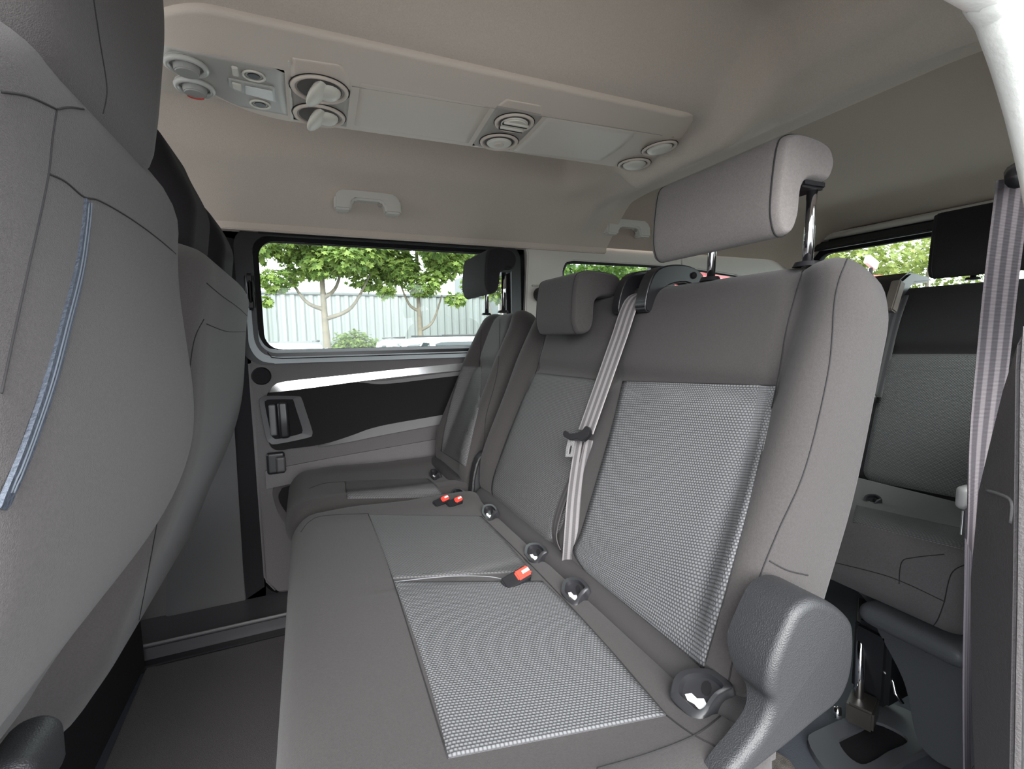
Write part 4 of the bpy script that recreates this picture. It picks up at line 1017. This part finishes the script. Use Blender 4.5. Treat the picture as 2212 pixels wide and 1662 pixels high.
def tree(x, y, H, r, blobs, cnt, size, m, label, lean=0, branches=(), group='maples in front of the warehouse'):
    t = empty('tree', (x, y, -.6), label, 'tree', group)
    tr_ = tube('trunk', catmull([(x, y, -.6), (x+lean*.4, y, .6), (x+lean*.8, y, 1.5), (x+lean, y, H)], 6), r, BARK, t, 12, rfn=lambda f: r*(1-.7*f))
    for bx, by, bz, ex, ey, ez in branches:
        tube('branch', catmull([(x+bx, y+by, bz), (x+bx+(ex-bx)*.55, y+by+(ey-by)*.5, bz+(ez-bz)*.25), (x+ex, y+ey, ez)], 6), r*.4, BARK, t, 8, rfn=lambda f: r*.45*(1-.6*f))
    leaves('foliage', blobs, cnt, size, m, t)
    return t
def cl(cx, cy, cz, R, n, rs):
    out = []
    for i in range(n):
        d = V((random.gauss(0, 1), random.gauss(0, 1), random.gauss(0, .8))).normalized()*R*random.uniform(.35, 1)
        out.append((cx+d.x, cy+d.y, cz+d.z, rs*random.uniform(.7, 1.15), .7))
    return out
TY = 8.5
tree(.36, TY, 3.4, .085, cl(.45, TY, 2.55, 1.05, 16, .42)+[(-1.0, TY, 2.1, .35, .6), (-.9, TY, 1.65, .18, .6), (-.35, TY-.1, 1.75, .3, .6), (-.55, TY, 1.42, .12, .7), (1.15, TY, 2.1, .3, .6), (-1.1, TY, 2.6, .5, .7), (.2, TY, 2.0, .25, .5), (-.6, TY, 2.3, .4, .6), (-1.3, TY, 2.2, .35, .6), (.9, TY, 2.35, .4, .6), (.6, TY+.2, 2.1, .25, .5), (-.2, TY+.1, 2.25, .3, .6)], 9000, .11, LF1, 'maple with a pale knotted trunk in the middle of the window', lean=-.05,
     branches=[(-.02, 0, 1.15, .75, 0, 1.95), (-.02, 0, 1.3, -.55, 0, 1.85), (-.03, 0, 1.5, .35, 0, 2.3)])
tree(1.98, TY+.2, 3.4, .07, cl(1.95, TY+.2, 2.45, .95, 15, .40)+[(1.35, TY, 1.62, .18, .6), (2.6, TY, 1.5, .22, .6), (2.0, TY, 1.75, .35, .6), (1.55, TY, 2.0, .3, .6), (2.5, TY, 2.1, .35, .6), (1.2, TY, 2.25, .35, .6), (2.2, TY, 1.9, .25, .6)], 7500, .11, LF1, 'slimmer maple standing by the office block corner', lean=-.03,
     branches=[(0, 0, .95, .42, 0, 1.6), (-.02, 0, 1.3, -.35, 0, 1.8)])
tree(4.0, TY+1.2, 3.4, .06, cl(3.9, TY+1.2, 2.55, .95, 12, .42)+[(3.3, TY+1, 1.9, .3, .6), (4.2, TY+1, 1.7, .3, .6)], 3400, .12, LF1, 'maple seen behind the single seat headrest',
     branches=[(0, 0, .9, .35, 0, 1.9), (0, 0, .9, -.35, 0, 1.9)])
# background maple behind fills the top left
tree(-1.6, TY+1.5, 3.4, .08, cl(-1.5, TY+1.5, 2.7, 1.1, 10, .5), 2600, .12, LF1, 'maple at the window edge, mostly hidden by its neighbour')
# woodland beyond the rear quarter window and tailgate
for i, (x, y, z, R, m, lb) in enumerate([(7.6, 11.2, 1.9, 1.7, LF3, 'dense dark green tree behind the rear quarter window'), (9.8, 10.6, 1.9, 1.7, LF1, 'lighter green tree beyond the rear quarter window'), (12.6, 11.2, 2.6, 2.2, LF1, 'tree showing above the red container'),
        (16.5, 10.8, 3.2, 2.6, LF2, 'yellow-green tree seen through the tailgate glass'), (19.5, 9.2, 2.6, 2.5, LF2, 'yellow-green tree beside the tailgate headrest'), (19, 6.0, 1.8, 1.9, LF2, 'yellow-green tree low beyond the tailgate'), (6.0, 11.5, 2.2, 1.6, LF3, 'dark green tree half hidden by the pale pillar')]):
    tree(x, y, z+.3, .12, cl(x, y, z, R, 16, R*.42), 3200, .15 if x < 11 else .20, m, lb, group='trees beyond the rear windows')
# bushes
def bush(x, y, z, R, label, cnt=1500, m=LF3):
    b = empty('bush', (x, y, -.6), label, 'bush', 'bushes along the warehouse')
    tube('stem', [(x, y, -.6), (x, y, z)], .03, BARK, b)
    leaves('foliage', [(x, y, z, R, .8), (x-R*.6, y, z-R*.3, R*.7, .8), (x+R*.5, y, z-R*.35, R*.7, .8)], cnt*2, .085, m, b, shell=.3)
bush(.85, 9.5, .62, .46, 'rounded green bush right of the knotted maple trunk', m=LF1); bush(-.75, 9.5, .45, .45, 'low bush left of the knotted maple trunk')
bush(-.1, 9.8, .42, .40, 'small bush just behind the knotted maple trunk', 1000, m=LF1)
# cars
def car(x, y, rz, col, label, L=3.6, Wd=1.5, roofz=.70):
    c = empty('parked_car', (x, y, -.6), label, 'car', 'cars parked outside'); c.rotation_euler = (0, 0, rz)
    paint = mat('car_paint', col, .15, spec=.7)
    R_ = Matrix.Rotation(rz, 3, 'Z'); o_ = V((x, y, 0))
    T = lambda p: R_@V(p)+o_
    def fix(o): o.matrix_parent_inverse = (Matrix.Translation(c.location)@R_.to_4x4()).inverted(); return o
    body = fix(softbox('body', lambda a, b, n: T((b, a, n)), -L/2, L/2, lambda b: -Wd/2+.12*ss(abs(b), L*.38, L*.5), lambda b: Wd/2-.12*ss(abs(b), L*.38, L*.5), lambda a, b: .20-.12*ss(b, L*.15, L*.5)-.05*ss(-b, L*.3, L*.5), -.42, .10, paint, c, na=16, nb=24))
    def gl(b): return roofz-.38*ss(b, L*.02, L*.26)-.28*ss(-b, L*.30, L*.46)
    cabin = fix(softbox('cabin', lambda a, b, n: T((b, a*(1-.16*ss(n, .2, roofz)), n)), -L*.46, L*.26, -Wd/2+.05, Wd/2-.05, lambda a, b: gl(b)-.03*(a/Wd*2)**2, .10, .09, mat('car_window', (.03, .035, .04), .08), c, na=16, nb=30))
    roof = fix(softbox('roof_panel', lambda a, b, n: T((b, a, n)), -L*.34, L*.06, -Wd/2+.17, Wd/2-.17, lambda a, b: gl(b)+.014-.03*(a/Wd*2)**2, lambda a, b: gl(b)-.06, .03, paint, c, na=16, nb=16))
    for s in (-1, 1):
        for bx in (-L*.34, -L*.13, L*.08):
            fix(tube('pillar', [T((bx, s*(Wd/2-.05), .2)), T((bx+(-.0 if bx < 0 else -.15), s*(Wd/2-.16), roofz-.05))], .035, paint, c))
        for bx in (-L*.32, L*.31):
            bm = bmesh.new(); bmesh.ops.create_cone(bm, segments=24, radius1=.27, radius2=.27, depth=.2, cap_ends=True); bmesh.ops.bevel(bm, geom=[e for e in bm.edges if len(e.link_faces) == 2 and e.calc_face_angle(0) > 1], offset=.03, segments=2, affect='EDGES')
            bmesh.ops.rotate(bm, verts=bm.verts, matrix=Matrix.Rotation(math.pi/2, 3, 'X')); bmesh.ops.translate(bm, verts=bm.verts, vec=(bx, s*(Wd/2-.10), -.33))
            bmesh.ops.rotate(bm, verts=bm.verts, matrix=R_); bmesh.ops.translate(bm, verts=bm.verts, vec=o_)
            fix(bmobj('wheel', bm, BLACKM, c))
        fix(tube('roof_rail', [T((-L*.30, s*(Wd/2-.20), roofz+.03)), T((L*.02, s*(Wd/2-.20), roofz+.03))], .012, BLACK, c))
    return c
car(-.45, 6.6, math.radians(92), (.55, .57, .60), 'silver grey car low at the window corner', roofz=.76)
car(1.62, 7.2, math.radians(95), (.85, .86, .88), 'white car parked between the two maple trunks', roofz=.785)
car(2.55, 6.4, math.radians(8), (.88, .88, .88), 'white car with the curved roof nearest the single seat', roofz=.80)
# red container
rc_ = empty('red_container', (14, 8, -.6), 'red container unit with a pale edge beyond the rear windows', 'container')
RC = mat('red_steel', (.55, .07, .08), .5)
box('container_body', (7.3, 7.1, -.4), (13.2, 8.2, 2.15), RC, rc_, bev=.02)
box('roof_edge', (7.2, 7.04, 2.02), (9.4, 7.10, 2.08), WHITE, rc_, bev=.01)
for i in range(16): box('rib', (8.9+i*.26, 7.05, -.3), (9.0+i*.26, 7.1, 1.96), RC, rc_, bev=.01)
lp_ = empty('floodlight', (11, 6, 1.5), 'small white floodlight above the red container', 'floodlight')
fl_ = onY(1882, 568, 6.9)
tube('pole', [V((fl_.x, fl_.y, -.6)), fl_+V((0, 0, -.12))], .04, BLACKM, lp_); box('lamp_head', tuple(fl_+V((-.2, -.06, -.09))), tuple(fl_+V((.2, .06, .11))), WHITE, lp_, bev=.02, rot=Matrix.Rotation(.4, 3, 'Y'))

# light portals in the real openings
portal((.2, .15, .55), (math.pi/2, 0, math.pi), 1.7, 1.1)
